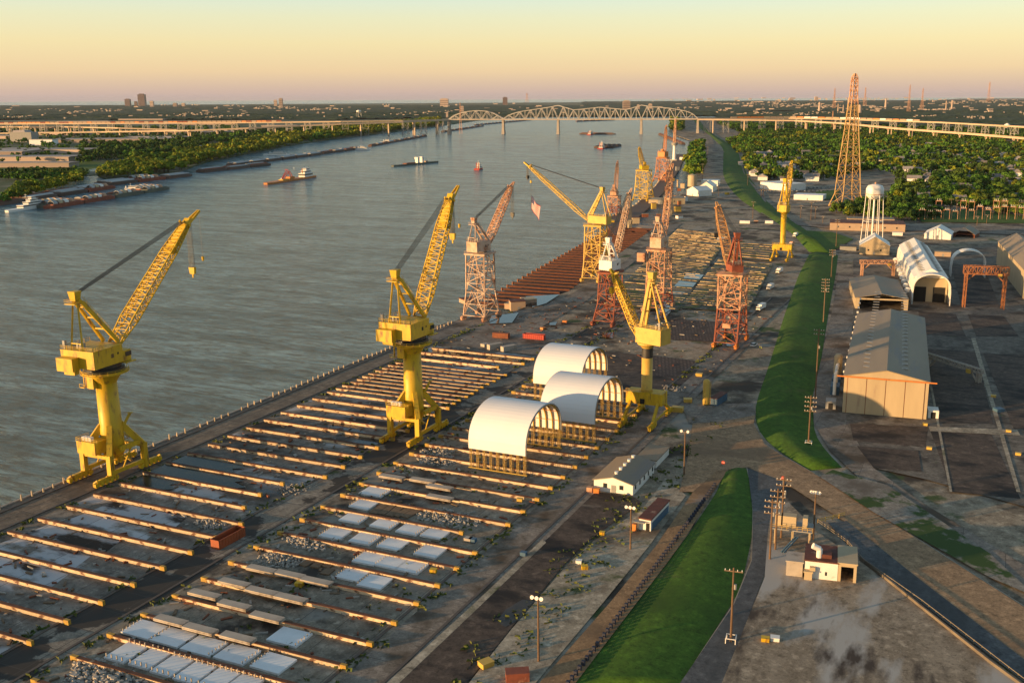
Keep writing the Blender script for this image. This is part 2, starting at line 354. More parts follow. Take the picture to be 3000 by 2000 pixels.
asph = ground_mat('old dark asphalt', (.062,.046,.037), (.105,.078,.06), (.018,.016,.016), .3, .09, (.5,.62), stretch=(.5,1,1), light=(.2,.17,.14), lth=(.63,.75), ls=.15)
dirt = ground_mat('pale dirt', (.26,.22,.16), (.37,.32,.245), (.12,.085,.055), .2, .07, (.52,.66), green=(.08,.09,.035), gth=(.58,.66), gs=.07)
brown = ground_mat('brown road', (.27,.175,.098), (.32,.21,.12), (.19,.12,.07), .4, .04, (.5,.7), stretch=(.25,1,1,.5))
brown2 = ground_mat('sandy track', (.33,.20,.10), (.25,.155,.08), (.13,.085,.05), .1, .04, (.5,.7), light=(.25,.22,.2), lth=(.6,.7), ls=.06)
blueg = ground_mat('blue grey road', (.075,.08,.086), (.11,.113,.115), (.05,.053,.055), .3, .06, (.5,.7), stretch=(1,.3,1))
grassM = ground_mat('mown grass', (.040,.098,.009), (.055,.120,.012), (.030,.072,.008), .35, .05, (.5,.66), rough=.95, light=(.085,.095,.03), lth=(.60,.70), ls=.08, cracks=0)
patch('quay_apron', [(-246.3,-40),(-246.3,437),(-229.3,437),(-229.3,-40)], apron, False)
slabW = ground_mat('whitened slab', (.16,.14,.115), (.26,.235,.20), (.035,.028,.022), .22, .09, (.52,.60), light=(.50,.51,.53), lth=(.40,.48), ls=.10, stretch=(.45,1,1), grid=(9.3,9.3,.08))
patch('slab_field', [(-229.3,60),(-229.3,392),(-178.4,392),(-178.4,60)], slabA, False)
for Y_, xa, xb in ((139.7,-229,-205),(149,-228,-193),(158.3,-226,-196),(167.6,-225,-196),(176.9,-222,-192),(186.2,-221,-191)): patch('slab_field', [(xa,Y_+.6),(xb,Y_+.9),(xb-2,Y_+8.2),(xa+1,Y_+8.6)], slabW, False)
patch('aisle', [(-178.4,40),(-178.4,470),(-164.6,470),(-164.6,40)], aisle, False)
patch('slab_field', [(-164.6,60),(-164.6,362),(-108.9,362),(-108.9,60)], slabB, False)
patch('yard_lane', [(-108.9,40),(-108.9,470),(-97,470),(-97,40)], lane, False)
patch('yard_lane', [(-229.3,392),(-229.3,437),(-178.4,437),(-178.4,392)], lane, False)
patch('yard_lane', pxp([(1255,960),(1400,925),(1560,905),(1662,868),(1800,790),(1925,690),(1960,660),(2000,655),(1830,790),(1720,880),(1500,1010),(1400,1060),(1255,1000)]), lane, False)
patch('dark_pad', pxp([(1770,1030),(1880,1040),(2045,1085),(1990,1135),(1830,1165),(1760,1110)]), asph, False)
brk = ground_mat('paved pad', (.15,.11,.095), (.09,.065,.055), (.05,.035,.03), .5, .2, (.5,.6), grid=(1.6,2.4,.35,.5), joint=(.05,.04,.035))
patch('paved_pad', pxp([(1900,1040),(2040,1058),(1995,1110),(1902,1098)]), brk, False)
patch('paved_pad', pxp([(1965,935),(2105,943),(2095,1003),(1950,995)]), brk, False)
# centre lane edge, pale kerb and asphalt lot right of the lane
patch('asphalt_lot', [(1149,2010),(1360,2010),(1500,1835),(1655,1650),(1720,1585),(1880,1470),(1850,1450),(1745,1440),(1590,1590)], asph)
patch('pale_strip', [(1120,2010),(1158,2010),(1400,1780),(1600,1588),(1590,1578),(1380,1775)], dirt)
patch('dirt_strip', [(1365,2010),(1560,2010),(1770,1760),(1900,1600),(2010,1450),(1950,1400),(1890,1480),(1730,1590),(1660,1655),(1500,1840)], dirt)
patch('sandy_track', [(1570,2010),(1678,2010),(1960,1640),(2010,1570),(2100,1425),(2150,1350),(2110,1330),(2030,1440),(1920,1600),(1790,1760)], brown2)
patch('coal_stain', [(1455,1820),(1480,1785),(1530,1755),(1565,1760),(1520,1815),(1480,1835)], M['black'])
# roads on the right
patch('junction_road', [(2030,1235),(2215,1205),(2208,1240),(2240,1300),(2300,1338),(2376,1380),(2520,1470),(3060,1815),(3060,1975),(2700,1770),(2480,1530),(2310,1420),(2190,1368),(2100,1378),(2030,1440),(1990,1440),(2015,1340)], brown)
patch('levee_road', [(1995,1185),(2205,1180),(2215,1215),(2110,1235),(2020,1240)], lane)
patch('levee_road', [(2190,1370),(2305,1412),(2258,1465),(2262,1560),(2240,1680),(2195,1800),(2110,2010),(1985,2010),(2150,1770),(2203,1640),(2206,1500)], blueg)
patch('ramp_road', [(2425,1530),(2480,1525),(2700,1700),(3060,1975),(3060,2030),(2900,1920),(2525,1635)], blueg)
patch('service_road', [(2380,1165),(2440,900),(2455,800),(2505,800),(2500,900),(2480,1240),(2560,1370),(2700,1470),(3060,1690),(3060,1760),(2780,1580),(2550,1430),(2430,1320),(2385,1240)], lane)
lot2 = ground_mat('dirt lot', (.21,.165,.115), (.30,.245,.18), (.06,.045,.035), .25, .16, (.53,.66), stretch=(1,.35,1,.35), light=(.38,.36,.33), lth=(.53,.61), ls=.06, green=(.05,.06,.02), gth=(.66,.72), gs=.1)
patch('dirt_lot', [(2262,1480),(2250,1560),(2240,1690),(2110,2010),(3060,2060),(2900,1930),(2530,1650),(2400,1560),(2310,1470)], lot2)
shy = ground_mat('shed yard', (.11,.095,.078), (.16,.14,.115), (.045,.038,.032), .2, .08, (.5,.62), light=(.27,.245,.20), lth=(.58,.68), ls=.06, green=(.045,.07,.018), gth=(.66,.72), gs=.08)
patch('shed_yard', [(2500,760),(3060,700),(3060,1500),(2990,1480),(2700,1400),(2560,1370),(2478,1240),(2500,900)], shy)
patch('dark_pad', [(2490,1240),(2720,1250),(2712,1310),(2500,1290)], asph)
patch('dark_pad', [(2725,1260),(2905,1270),(2990,1460),(2790,1440)], asph)
patch('dark_pad', [(2745,1240),(2700,1020),(2860,1030),(2910,1240)], asph)
patch('dark_pad', [(2690,912),(2800,920),(2830,985),(2705,980)], asph)
patch('dark_pad', [(2835,920),(2940,925),(2985,985),(2860,985)], asph)
patch('dark_pad', [(2510,1305),(2690,1320),(2700,1380),(2560,1370)], asph)
patch('dark_pad', [(2785,770),(2890,800),(2930,900),(2815,895)], asph)
patch('dark_pad', [(2880,1035),(3050,1040),(3050,1250),(2970,1255)], asph)
for q in ([(2700,1000),(2706,1000),(2790,1440),(2782,1440)],[(2845,990),(2858,990),(2990,1440),(2978,1440)],[(2720,1248),(2980,1258),(2990,1275),(2725,1262)]): patch('rail_strip', q, dirt)
patch('pale_strip', [(2400,1395),(2440,1375),(2600,1420),(2900,1620),(3040,1750),(2900,1690),(2560,1500)], ground_mat('weedy verge', (.20,.18,.15), (.24,.22,.19), (.12,.10,.08), .3, .05, green=(.035,.07,.012), gth=(.5,.55), gs=.08))
# river road and fields beyond the levee
patch('river_road', [(2045,350),(2060,350),(2105,445),(2165,440),(2185,520),(2240,570),(2250,620),(2300,640),(2420,655),(3060,668),(3060,690),(2420,668),(2290,655),(2230,625),(2222,570),(2180,535),(2165,450),(2090,445)], lane)
for q in ([(2570,560),(2800,548),(2900,560),(2700,575),(2560,572)],[(2680,625),(2850,612),(3060,640),(3060,655),(2700,650)],[(2390,560),(2460,555),(2450,585),(2390,585)],[(2360,675),(2440,680),(2500,700),(2430,740),(2380,705)]): patch('grass_field', q, grassM)
# levees
def levee(name, Lp, Rp, zc, cf=(.22, .42)):
    def rs(Q, n):
        Q = [Vector(G(*q)+(0,)) for q in Q]; D = [0]
        for a, b_ in zip(Q, Q[1:]): D.append(D[-1]+(b_-a).length)
        o = []
        for i in range(n):
            d = D[-1]*i/(n-1); k = max(j for j in range(len(D)-1) if D[j] <= d+1e-6); o.append(Q[k].lerp(Q[k+1], (d-D[k])/(D[k+1]-D[k])))
        for _ in range(3): o = [o[0]]+[(o[i-1]+o[i]*2+o[i+1])/4 for i in range(1, n-1)]+[o[-1]]
        return o
    n = 48; Lq, Rq = rs(Lp, n), rs(Rp, n); m = MB(); rows = []
    for A, B in zip(Lq, Rq):
         rows.append([A, A.lerp(B, cf[0])+Vector((0,0,zc)), A.lerp(B, cf[1])+Vector((0,0,zc*1.02)), B])
    for r in rows: m.v += [tuple(p+Vector((0,0,.03))) for p in r]
    for i in range(n-1):
        for k in range(3): m.f.append((i*4+k, i*4+k+1, i*4+k+5, i*4+k+4))
    e = (n-1)*4; m.f.append((3,2,1,0)); m.f.append((e,e+1,e+2,e+3))
    o = struct(name, m, grassM); o.data.polygons.foreach_set('use_smooth', [True]*len(o.data.polygons)); return o
levee('levee', [(2374,1378),(2298,1336),(2238,1298),(2210,1245),(2211,1190),(2251,1076),(2298,923),(2340,805),(2372,742)], [(2468,1370),(2415,1320),(2385,1280),(2378,1240),(2390,1183),(2408,1038),(2427,919),(2449,800),(2455,748)], 1.4)
levee('levee', [(2370,738),(2378,718),(2385,670),(2240,642),(2165,600),(2160,575),(2117,528),(2120,434),(2080,398),(2052,378),(2030,350)], [(2440,745),(2445,735),(2440,690),(2290,640),(2236,600),(2232,560),(2187,515),(2165,438),(2095,398),(2072,378),(2048,350)], 2.2)
levee('levee', [(1672,2010),(1760,1900),(1900,1720),(2020,1560),(2100,1440),(2120,1385)], [(1990,2010),(2060,1900),(2170,1725),(2206,1560),(2206,1450),(2192,1372)], .9, (.3,.6))
for q in ([(2230,680)],): pass
# grey track along the top of the near levee edge
struct('river_bank', MB().prism(pxp([(1410,935),(1465,920),(1560,905),(1600,890),(1540,880),(1440,890)], -3), -4, -1.6), gY) if False else None
# ---------------------------------------------------------------- shipway beams
def beam_proto(name, ln, h, w, tips=(1,1), label='', group='', topm=None):
    t = thing(name, label, 'beam', (0,0,0), 0, group)
    MB().box(0, ln, -w/2, w/2, 0, h-.18).build('web', M['beam'], t)
    MB().box(1.2*tips[0], ln-1.2*tips[1], -w/2-.12, w/2+.12, h-.18, h).build('top_plate', topm or M['beam_top'], t)
    if tips[0]: MB().box(-.25, 1.5, -w/2-.05, w/2+.05, .05, h+.08).build('end_cap', M['ytip'], t)
    if tips[1]: MB().box(ln-1.15, ln+.25, -w/2-.05, w/2+.05, .05, h+.05).build('end_cap', M['ytip'], t)
    return t
gA = 'long rust topped beams across the riverside slab field'
bA = beam_proto('shipway_beam', 53.0, 1.15, .62, (0,1), 'long pale beam with rusted brown top lying across the riverside slab field', gA)
first = True
used = []
ys = [130.4+9.29*k for k in range(-5, 20)]
for Y in ys:
    X0, s = -228.1, 1.0
    if abs(Y-204.7) < 1: s = .87
    if abs(Y-214) < 1: s = .83
    if abs(Y-223.3) < 1: s = .84
    if first: bA.location = (X0, Y, 0.03); first = False
    else: dup(bA, (X0, Y, 0.03), scale=(s,1,1))
gD = 'closely spaced rusty beams around the middle yellow crane'
bD = beam_proto('shipway_beam', 52.5, 1.0, .58, (0,1), 'rusty pale beam in the closely spaced row around the middle yellow column crane', gD)
D = [312.7,317.2,322.4,327,331.5,336,341,345.6,350.5,355.4]
for i, Y in enumerate(D):
    if i == 0: bD.location = (-228.3, Y, .03)
    else: dup(bD, (-228.3+random.uniform(-.5,.5), Y, .03), rz=random.uniform(-.004,.004))
for i, (Y, X0, X1, lb_) in enumerate([(365.0,-228,-184,'pale beam third from the inland end of the slab field behind the middle crane'),(374.2,-227.5,-176.5,'second last pale beam at the inland end of the riverside slab field'),(383,-226,-176,'last pale beam at the inland end of the riverside slab field')]):
    b_ = beam_proto('shipway_beam', X1-X0, 1.25, .8, (0,1), lb_, ''); b_.location = (X0, Y, .03)
gC = 'long beams with yellow ends across the centre field'
bC = beam_proto('shipway_beam', 53.0, 1.1, .62, (1,1), 'long rust topped beam with yellow ends across the centre field', gC)
for i, Y in enumerate([120.4+9.3*k for k in range(-5, 26)]):
    s = 1.0 if abs(Y-213.4) > 1 else .83
    if i == 0: bC.location = (-162.8, Y, .03)
    else: dup(bC, (-162.8, Y, .03), scale=(s,1,1))
# far fields: rows of shorter pieces between the far cranes
bF = beam_proto('keel_beam', 10.0, .9, .9, (0,0), 'sunlit keel beam in the far centre slip field behind the portal cranes', 'keel beams of the far centre slip field', M['beam_sun'])
bG = beam_proto('keel_beam', 10.0, .9, .9, (0,0), 'sunlit keel beam in the far right slip field beside the inland lane', 'keel beams of the far right slip field', M['beam_sun'])
far = ground_mat('weedy slip floor', (.12,.105,.085), (.17,.15,.12), (.05,.045,.035), .3, .1, (.5,.6), green=(.06,.085,.02), gth=(.50,.58), gs=.12)
def field(P4, n, proto, L4, mi, name):
    patch(name, P4, far)
    W4 = [Vector(G(*p)) for p in P4]; k = 0
    for i in range(n):
        t = (i+.5)/n; a = W4[0].lerp(W4[3], t); b = W4[1].lerp(W4[2], t); d = b-a; full = d.length; rz = math.atan2(d.y, d.x); pos = .01
        while pos < .93:
            ln = random.choice((.22,.35,.5,.9)) if i % 3 else .95; ln = min(ln, .985-pos)
            if random.random() < .92 and ln > .05:
                p = a+d*pos; s = ln*full/10.0
                if k == 0: proto.location = (p.x, p.y, .03); proto.rotation_euler = (0,0,rz); proto.scale = (s,1,1)
                else: dup(proto, (p.x, p.y+random.uniform(-.6,.6), .03), rz=rz, scale=(s, random.uniform(.7,1.1), random.uniform(.6,1.1)))
                k += 1
            pos += ln+.02
    return k
field([(1765,895),(1985,912),(2140,690),(1985,672)], 50, bF, 0, 0, 'slip_floor')
field([(1990,902),(2190,915),(2265,775),(2105,760)], 27, bG, 0, 0, 'slip_floor')
field([(2115,752),(2262,766),(2280,718),(2150,712)], 7, bG, 0, 0, 'slip_floor')
# rusty building ways in the river: stepped rows of girders
g = 'rusty girders of the stepped building ways by the river'
rg = thing('rusty_girder', 'long rust brown girder of the stepped building ways beside the river', 'girder', (0,0,0), 0, g)
wrm = mat('dark rusted girder', (.10,.028,.011), (.06,.018,.008), .5, .85, rand=.3); MB().box(0, 36, -.5, .5, -1.2, -.3).build('web', wrm, rg); MB().box(0, 36, -.9, .9, -.3, 0).build('flange', mat('orange rust', (.125,.038,.014), (.07,.022,.01), .5, .8, rand=.15), rg); MB().box(0,.5,-1.0,1.0,-1.6,.2).build('end_plate', M['rust_orange'], rg)
struct('ways_floor', MB().prism([(-258,489),(-228,493),(-224.5,536),(-268.5,834),(-294,824),(-290,709)], -4, -1.9), mat('ways floor', (.05,.025,.015), (.03,.018,.012), .4, .9))
for i in range(34):
    t = i/33; y = 490+ t*338; xr = -227.5 if y < 536 else -224.6-(y-536)*.147; xl = -259-(y-490)*.137 + 0
    L_ = (xr-xl)/36
    if i == 0: rg.location = (xl, y, .2); rg.scale = (L_,1,1)
    else: dup(rg, (xl, y, .2), rz=.03, scale=(L_,1,1))
# ---------------------------------------------------------------- white precast slabs
sl = thing('precast_slab', 'square white precast slab with pegs along one edge in the centre field', 'slab', (0,0,0), 0, 'white precast slabs laid out in the centre field')
MB().box(-3.7,3.7,-2.9,2.9,0,.55).build('panel', M['slab'], sl)
pg = MB()
for k in range(6): pg.box(3.35,3.5,-2.6+k*1.0,-2.45+k*1.0,.5,1.1)
pg.build('edge_pegs', M['concrete'], sl)
sq = [(862,1129),(836,1158),(814,1189),(885,1202),(945,1215),(1001,1224),(770,1225),(838,1237),(903,1249),(988,1266),(848,1282),(900,1291),(947,1301),(811,1318),(861,1336),(665,1462),(332,1445),(398,1463),(469,1483),(545,1502),(628,1522)]
for i, (x, y) in enumerate(sq):
    g_ = G(x*1.2755, y*1.2755, .4)
    if i == 0: sl.location = (g_[0], g_[1], .05); sl.rotation_euler = (0,0,0)
    else: dup(sl, (g_[0], g_[1], .05), rz=random.choice((0,math.pi))+random.uniform(-.02,.02), scale=(random.uniform(.92,1.05) if i > 14 else .85, 1, 1))
sl2 = thing('precast_slab', 'white precast slab with pegs in the tight row at the bottom edge', 'slab', (0,0,0), 0, 'tight row of white slabs nearest the camera')
MB().box(-2.6,2.6,-3.3,3.3,0,.6).build('panel', M['slab'], sl2)
pg = MB()
for k in range(4):
    pg.box(-2.2+k*1.4,-2.0+k*1.4,-3.15,-2.95,.5,1.5); pg.box(-2.2+k*1.4,-2.0+k*1.4,2.95,3.15,.5,1.5)
pg.build('edge_pegs', M['concrete'], sl2)
for i, (x, y) in enumerate([(290,1498),(345,1512),(395,1529),(447,1545),(502,1560),(556,1575)]):
    g_ = G(x*1.2755, y*1.2755, .4)
    if i == 0: sl2.location = (g_[0], g_[1], .05)
    else: dup(sl2, (g_[0], g_[1], .05))
# slabs and timber stacked on the beams
st = thing('stacked_panel', 'flat concrete panel stack resting on a centre field beam', 'panel', (0,0,0), 0, 'panel stacks resting on the beams')
for k in range(2): MB().box(-4,4,-1.1,1.1,.1+k*.36,.4+k*.36).build('panel', M['concrete'], st)
for i, (x, y) in enumerate([(600,1745),(690,1775),(785,1810),(505,1820),(590,1845),(700,1870),(690,1710),(770,1735),(855,1755),(770,1665),(850,1680),(930,1700),(1150,1395),(1240,1405),(1290,1425),(1290,1455)]):
    p = G(x, y, 1.3)
    if i == 0: st.location = (p[0], p[1], 1.28)
    else: dup(st, (p[0], p[1]-.3, 1.28 if i < 9 else .8))
tm = thing('timber_stack', 'low stack of dark timber mats beside the rubble in the centre field', 'timber stack', (0,0,0), 0, 'timber mats beside the rubble')
for k in range(3): MB().box(-1.3,1.3,-3+k*2.02,-1.02+k*2.02,0,.5).build('mat_section', M['timber'], tm)
for i, (x, y) in enumerate([(1110,1493),(1132,1495),(1155,1500),(1180,1502),(1205,1505),(900,1650),(930,1655),(965,1655),(960,1675)]):
    p = G(x, y, .2)
    if i == 0: tm.location = (p[0], p[1], .03)
    else: dup(tm, (p[0], p[1], .03), rz=random.uniform(-.15,.15), scale=(.9, 1 if i < 5 else .5, 1))
# rubble heaps: countless broken pieces
def rubble(pts, n, r, label, px=True):
    P = [G(*p) for p in pts]; x0 = min(p[0] for p in P); x1 = max(p[0] for p in P); y0 = min(p[1] for p in P); y1 = max(p[1] for p in P)
    cx, cy2 = (x0+x1)/2, (y0+y1)/2; m = MB(); k = 0
    while k < n:
        x, y = random.uniform(x0,x1), random.uniform(y0,y1)
        if not inpoly(x, y, P): continue
        d = 1-min(1, math.hypot((x-cx)/(x1-x0), (y-cy2)/(y1-y0))*1.8); s = random.uniform(.25,1)*r; z = random.uniform(0,.9)*d
        m.box(x-s/2, x+s/2, y-s*.4, y+s*.4, z, z+s*.6, o=(0,0,0)) if random.random() < .3 else m.cyl((x,y,z),(x+random.uniform(-s,s)*.5,y+random.uniform(-s,s)*.5,z+s*.6), s*.5, s*.3, 5); k += 1
    o = m.build('rubble', M['stone']); tag(o, label, 'rubble', kind='stuff')
rubble([(1225,1320),(1320,1308),(1330,1350),(1240,1345)], 260, .8, 'pale concrete rubble heap beside the middle crane')
rubble([(1222,1345),(1280,1328),(1350,1350),(1310,1368),(1235,1360)], 260, .8, 'second pale concrete rubble heap nearest the front arched tent')
rubble([(1220,1505),(1300,1490),(1420,1520),(1400,1545),(1310,1540),(1225,1525)], 300, .9, 'broken concrete spread between the beams left of the yard lane')
rubble([(830,1580),(885,1568),(965,1590),(950,1615),(860,1605)], 260, .8, 'white rubble heap beside the square white slabs')
rubble([(735,1645),(800,1615),(905,1635),(860,1665),(780,1665)], 300, .8, 'white rubble heap in front of the dark timber mats')
rubble([(565,1530),(620,1512),(690,1525),(640,1550),(590,1550)], 200, .7, 'grey rubble heap behind the orange bin')
rubble([(225,1930),(290,1930),(400,1980),(470,2020),(180,2020)], 380, 1.0, 'large pale rubble heap at the bottom edge of the yard')
rubble([(800,1440),(860,1410),(930,1420),(880,1450),(840,1455)], 160, .5, 'fine grey rubble at the short beam ends')
rubble([(1940,1130),(2010,1135),(2000,1150),(1945,1148)], 80, .8, 'pale rubble behind the front right crane')
# quay mooring posts
qp = thing('quay_post', 'short pale timber post standing along the river edge of the quay', 'post', (0,0,0), 0, 'posts along the quay edge')
MB().cyl((0,0,-2),(0,0,1.7),.28,.25,8).build('post', M['beam'], qp); MB().cyl((0,0,1.7),(0,0,1.8),.3,.2,8).build('post_cap', M['concrete'], qp)
y = 100.0; i = 0
while y < 436:
    if i == 0: qp.location = (-244.6, y, 0)
    elif random.random() < .88: dup(qp, (-244.6+random.uniform(-.2,.2), y, 0), scale=(1,1,random.uniform(.7,1.2)))
    y += 3.55; i += 1
kb = MB().box(-246.3,-245.7,-40,437,0,.35)
tag(kb.build('quay_kerb', M['concrete']), 'long low concrete kerb along the river edge of the quay', 'kerb')
M['railm'] = mat('worn rail steel', (.07,.05,.04), (.10,.075,.055), .5, .6)
rl = MB()
for X in (-242.7,-232.3,-177.6,-167.0,-110.6,-100.3):
    pass
for X, nm in ((-242.7,'outer quay'),(-232.3,'inner quay'),(-177.6,'left centre'),(-167.0,'right centre'),(-110.6,'left inland'),(-100.3,'right inland')):
    r = MB().box(X-.35, X+.35, 40, 436 if X < -200 else 560, .1, .28).build('crane_rail', M['railm']); tag(r, 'straight crane rail running along the '+nm+' track of the yard', 'rail')
# pools of standing water between beams
pw = mat('pool water', (.02,.022,.022), None, 1, .08); dkp = mat('dark pool water', (.018,.024,.020), (.03,.035,.025), .2, .2, spec=.18)
for q in ([(-227.8,215),(-206,215.2),(-195,215),(-192,217),(-198,219),(-196,221),(-205,222.3),(-227.8,222.4)],[(-227.8,224.6),(-210,225),(-203,224.8),(-206,227.5),(-202,230),(-212,231.4),(-227.8,231.2)],[(-227.5,206),(-213,206.3),(-210,208),(-214,210),(-212,212.5),(-227.5,213)]):
    patch('pool', q, dkp, False)
for q in ([(2105,690),(2130,690),(2120,702),(2098,702)],[(2010,800),(2062,805),(2050,818),(2003,815)],[(1990,822),(2040,828),(2030,840),(1975,838)],[(1968,853),(2008,856),(2000,862),(1966,861)],[(1925,905),(1945,880),(1970,905),(1950,930),(1918,935)],[(2128,1006),(2150,1007),(2148,1013),(2125,1013)],[(1610,945),(1632,942),(1628,952),(1610,952)],[(1763,975),(1800,972),(1795,990),(1765,988)],[(1440,925),(1520,915),(1500,945),(1430,948)],[(1540,868),(1640,862),(1600,888),(1560,900)]):
    patch('pool', q, pw)

# loose litter and weeds over the fields
rnd = random.Random(77)
lit = [MB(), MB(), MB()]
for k in range(1500):
    f_ = rnd.random()
    if f_ < .42: x, y = rnd.uniform(-227,-180), rnd.uniform(100,390)
    elif f_ < .8: x, y = rnd.uniform(-162,-111), rnd.uniform(90,360)
    else: x, y = rnd.uniform(-229,-100), rnd.uniform(362,520)
    m = rnd.choice(lit); a = rnd.uniform(0,3.14); l = rnd.uniform(.4,2.6); w = rnd.uniform(.2,.7); c, s_ = math.cos(a), math.sin(a)
    m.bar((x-c*l/2,y-s_*l/2,.3),(x+c*l/2,y+s_*l/2,.3), w, rnd.uniform(.12,.5))
for m, mm, lb_ in zip(lit, (M['rust'], M['timber'], M['stone']), ('rusty scrap pieces scattered between the beams','timber offcuts scattered between the beams','pale concrete scraps scattered between the beams')): tag(m.build('litter', mm), lb_, 'litter', kind='stuff')
wd_ = MB()
def weed(x, y, r):
    for q in range(6):
        a = rnd.uniform(0,6.28); d = rnd.uniform(0,r); X, Y = x+math.cos(a)*d, y+math.sin(a)*d; h = rnd.uniform(.3,.9); b = len(wd_.v); e = rnd.uniform(.3,.8); ca, sa = math.cos(a)*e, math.sin(a)*e
        wd_.v += [(X-ca,Y-sa,.05),(X+ca,Y+sa,.05),(X+ca*.6-sa*.5,Y+sa*.6+ca*.5,h),(X-ca*.6,Y-sa*.6,h*.8)]; wd_.f.append((b,b+1,b+2,b+3))
for k in range(420): weed(rnd.choice((-229.2,-178.6,-164.4,-109.2))+rnd.gauss(0,.7), rnd.uniform(90,470), 1.6)
for k in range(110): p = G(rnd.uniform(1180,1950), 0+rnd.uniform(0,1)*0+1400); x = rnd.uniform(-92,-78); y = rnd.uniform(150,330); weed(x, y, 2.2)
for k in range(120): x, y = rnd.uniform(-162,-111), rnd.uniform(90,360); weed(x, y, 2.5)
wg = mat('weed leaves', (.05,.085,.015), (.10,.11,.02), .3, .9)
tag(wd_.build('weeds', wg), 'low weeds growing in joints and along the beam ends', 'weeds', kind='stuff')
# ---------------------------------------------------------------- cranes
def rot_pts(az):
    c, s = math.cos(az), math.sin(az)          # az radians, local +y swings toward +x
    return lambda x, y, z: (x*c+y*s, -x*s+y*c, z)
def slew_parts(t, az, zt, hs, apex, foot, tip, jw, m1, mj, hook, hlen=None, cab=True, fly=4.0, cw=True, jd=2.4, aw=2.8, hm=None, nj=16, block=None, rearm=None):
    """everything that turns: hs=(xhalf,y0,y1,z0,z1) house; apex (y,z); foot/tip (y,z)"""
    R = rot_pts(az)
    def RB(m, x0,x1,y0,y1,z0,z1,tp=1.0):
        cx, cy2 = (x0+x1)/2, (y0+y1)/2; P8 = []
        for z, k in ((z0,tp),(z1,1.0)):
            for x, y in ((x0,y0),(x1,y0),(x1,y1),(x0,y1)): P8.append(R(cx+(x-cx)*k, cy2+(y-cy2)*k, z))
        m.hexa(P8); return m
    xh, y0, y1, z0, z1 = hs; hm = hm or m1
    h = RB(MB(), -xh, xh, y0, y1, z0, z1); RB(h, -xh-.12, xh+.12, y0-.12, y1+.12, z1, z1+.18)
    house = h.build('machinery_house', hm, t)
    RB(MB(), xh-.02, xh+.05, (y0+y1)/2+1, (y0+y1)/2+2, z0+2, z0+3.2).build('house_window', M['glass'], house); RB(MB(), xh-.02, xh+.05, y1-2.2, y1-1.6, z0+2.6, z0+3.2).build('house_window', M['dark'], house)
    if cw:
        RB(MB(), -xh*.9, .5, y0-2.6, y0-.05, z0-.5, z0+(z1-z0)*.66).build('counterweight', m1, t)
        RB(MB(), -xh*.6, .2, y0-1.8, y0-.1, z0-1.6, z0-.55).build('counterweight_base', m1, t)
    # rails on roof
    rl = MB()
    for (xa, ya), (xb, yb) in (((-xh,y0),(xh,y0)),((-xh,y0),(-xh,y1)),((xh,y0),(xh,y0+4))):
        for zz in (.6,1.1): rl.bar(R(xa,ya,z1+.2+zz), R(xb,yb,z1+.2+zz), .09)
        for k in range(6): p = (xa+(xb-xa)*k/5, ya+(yb-ya)*k/5); rl.bar(R(p[0],p[1],z1+.2), R(p[0],p[1],z1+1.3), .09)
    rl.build('railing', m1, t)
    for k in range(4): RB(MB(), -xh*.6+k*1.1, -xh*.6+k*1.1+.7, y0+2.5, y0+3.2, z1+.2, z1+1.5+.3*(k%2)).build('roof_vent', M['grey'], t)
    RB(MB(), -xh+.4, -xh+1.2, y0+.6, y0+1.4, z1+.2, z1+2.6).build('exhaust_stack', M['grey'], t)
    if cab:
        cb = RB(MB(), xh*.35, xh*.95, y1+.05, y1+3.4, z0-.2, z0+3.0).build('cab', m1, t)
        RB(MB(), xh*.42, xh*.98, y1+1.2, y1+3.46, z0+1.2, z0+2.5).build('cab_window', M['glass'], cb)
        RB(MB(), xh*.3, xh+.9, y1, y1+4.0, z0-.6, z0-.3).build('cab_platform', m1, cb)
    # A-frame
    ay, az_ = apex; a = MB()
    for s in (-1,1):
        a.bar(R(s*2.1,y0+.3,z1), R(s*.8,ay,az_-1.2), .5); a.bar(R(s*aw,foot[0]-1.5,z1), R(s*1.0,ay+.3,az_-.8), .75,.95)
    for k in (.3,.55,.78):
        for s in (0,): a.bar(R(-aw*(1-k)-k*1.0, (foot[0]-1.5)*(1-k)+k*ay, z1*(1-k)+k*az_), R(aw*(1-k)+k*1.0, (foot[0]-1.5)*(1-k)+k*ay, z1*(1-k)+k*az_), .9,.35)
    a.bar(R(-1.8,y0+.3,z1+2.2), R(1.8,y0+.3,z1+2.2), .3); a.build('a_frame', m1, t)
    RB(MB(), -1.3, 1.3, ay-1.2, ay+1.4, az_-1.2, az_+1.6, .7).build('sheave_head', m1, t)
    pl = RB(MB(), -1.9, 1.9, ay-2.2, ay+.9, az_-2.0, az_-1.75)
    for zz in (-1.2,-.7): pl.bar(R(-1.9,ay-2.2,az_+zz), R(1.9,ay-2.2,az_+zz), .09); pl.bar(R(-1.9,ay-2.2,az_+zz), R(-1.9,ay+.9,az_+zz), .09)
    pl.build('head_platform', m1, t)
    # ladder up the front leg
    ld = MB(); f_ = Vector(R(aw*.8,foot[0]-.5,z1+.2)); g_ = Vector(R(1.2,ay+1.8,az_-1.5)); ld.bar(f_, g_, .25,.5)
    for k in range(10): p = f_.lerp(g_, k/10); ld.bar(p, p+Vector((0,0,1.1)), .08)
    ld.bar(f_+Vector((0,0,1.1)), g_+Vector((0,0,1.1)), .1); ld.build('ladder', m1, t)
    # jib: tapered lattice
    fy, fz = foot; ty, tz = tip; d = Vector((ty-fy, tz-fz)); Lj = d.length; d.normalize(); n = Vector((-d.y, d.x))
